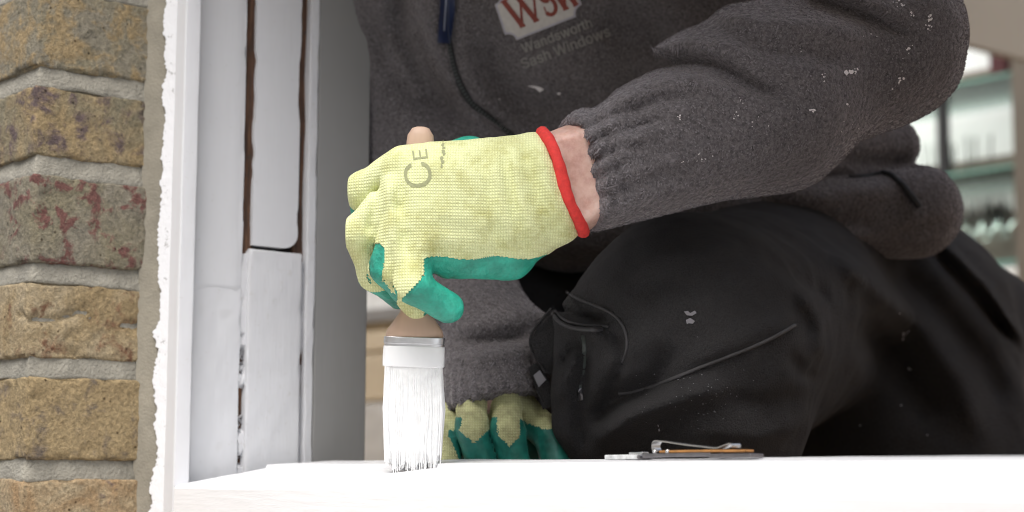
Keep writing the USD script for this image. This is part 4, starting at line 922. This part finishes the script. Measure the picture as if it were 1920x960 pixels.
stand('storage_box', 'small grey brown box at the left of the top glass shelf', 'box', None, 1793, YF+.16, 0, bxm(.055, .09, .035, 'brown_box', 'brown_box'))
stand('storage_box', 'low dark box in the middle of the top glass shelf', 'box', None, 1858, YF+.1, 0, bxm(.10, .09, .022, 'dark_box', 'brown_box'))
stand('storage_box', 'dark red box at the right end of the top glass shelf', 'box', None, 1886, YF+.05, 0, bxm(.045, .05, .055, 'red_box', 'dark_box'))
T = lathe([(0, .002), (.026, .002), (.029, .004), (.033, .105)], 28)
Wg = lathe([(0, .0), (.034, .0), (.034, .002), (.006, .006), (.0035, .012), (.0035, .075), (.010, .085), (.030, .110), (.036, .135), (.033, .17)], 28)
def put_glass(kind, px, y, shelf, where):
    if kind == 't':
        t = thing('tumbler', 'clear straight sided tumbler on the middle glass shelf, '+where, 'glass', 'tumblers on the middle glass shelf', (xz(px, 300, y)[0], y, zt[shelf]+.0015)); obj('bowl', T, 'glass', t, smooth=40)
    else:
        t = thing('wine_glass', 'stemmed wine glass on the lowest shelf, '+where, 'glass', 'wine glasses on the lowest glass shelf', (xz(px, 300, y)[0], y, zt[shelf]+.0015)); obj('bowl', Wg, 'glass', t, smooth=40)
for px, wh in ((1752, 'leftmost of the four'), (1806, 'just right of the black post'), (1768, 'just left of the black post'), (1836, 'rightmost of the four')): put_glass('t', px, YF+.09+.05*(px % 3), 1, wh)
for k, px in enumerate((1790, 1822, 1852, 1880, 1806, 1838, 1868, 1893)): put_glass('w', px, YF+(.07 if k < 4 else .2), 2, ('first', 'second', 'third', 'fourth')[k % 4]+' of the '+('front' if k < 4 else 'back')+' row')
# left: what shows in the gap between the jamb and the person
def px_box(name, label, category, px0, px1, py0, py1, y, dep, mt, lidmt, **k):
    x0, z1 = xz(px0, py0, y); x1, z0 = xz(px1, py1, y)
    t = thing(name, label, category, None, ((x0+x1)/2, y+dep/2, z0)); w, h = x1-x0, z1-z0
    obj('body', rbox(-w/2, w/2, -dep/2, dep/2, 0, h*.9, .004), mt, t); obj('lid', rbox(-w/2-.004, w/2+.004, -dep/2-.004, dep/2+.004, h*.9+.0005, h, .003), lidmt, t); return t
yy = 1.5
x0, zc0 = xz(560, 606, yy); x1, _ = xz(1150, 606, yy)
tb = thing('worktop', 'pale worktop with a dark edge seen between the jamb and the brush', 'worktop')
obj('top', rbox(x0, x1, yy, yy+.55, zc0-.014, zc0+.012), 'counter_grey', tb)
obj('panel', rbox(x0+.02, x1-.02, yy+.02, yy+.53, FZ+.002, zc0-.0142), 'cream_card', tb)
xd0, xd1 = xz(640, 700, yy)[0], xz(960, 700, yy)[0]
for k, (a, b) in enumerate(((622, 658), (664, 752))): obj('drawer_front', rbox(xd0, xd1, yy+.002, yy+.0195, xz(700, b, yy)[1], xz(700, a, yy)[1], .003), 'cream_card', tb)
obj('drawer_front', rbox(xd0, xd1, yy+.002, yy+.0195, xz(700, 900, yy)[1], xz(700, 757, yy)[1], .003), 'white_card', tb)
px_box('storage_crate', 'white lidded crate on the worktop behind the yellow glove', 'crate', 640, 745, 520, 592, yy+.12, .3, 'white_card', 'cream_card')
px_box('storage_crate', 'cream lidded crate on the worktop behind the sitter', 'crate', 830, 1060, 470, 592, yy+.12, .3, 'white_card', 'white_card')
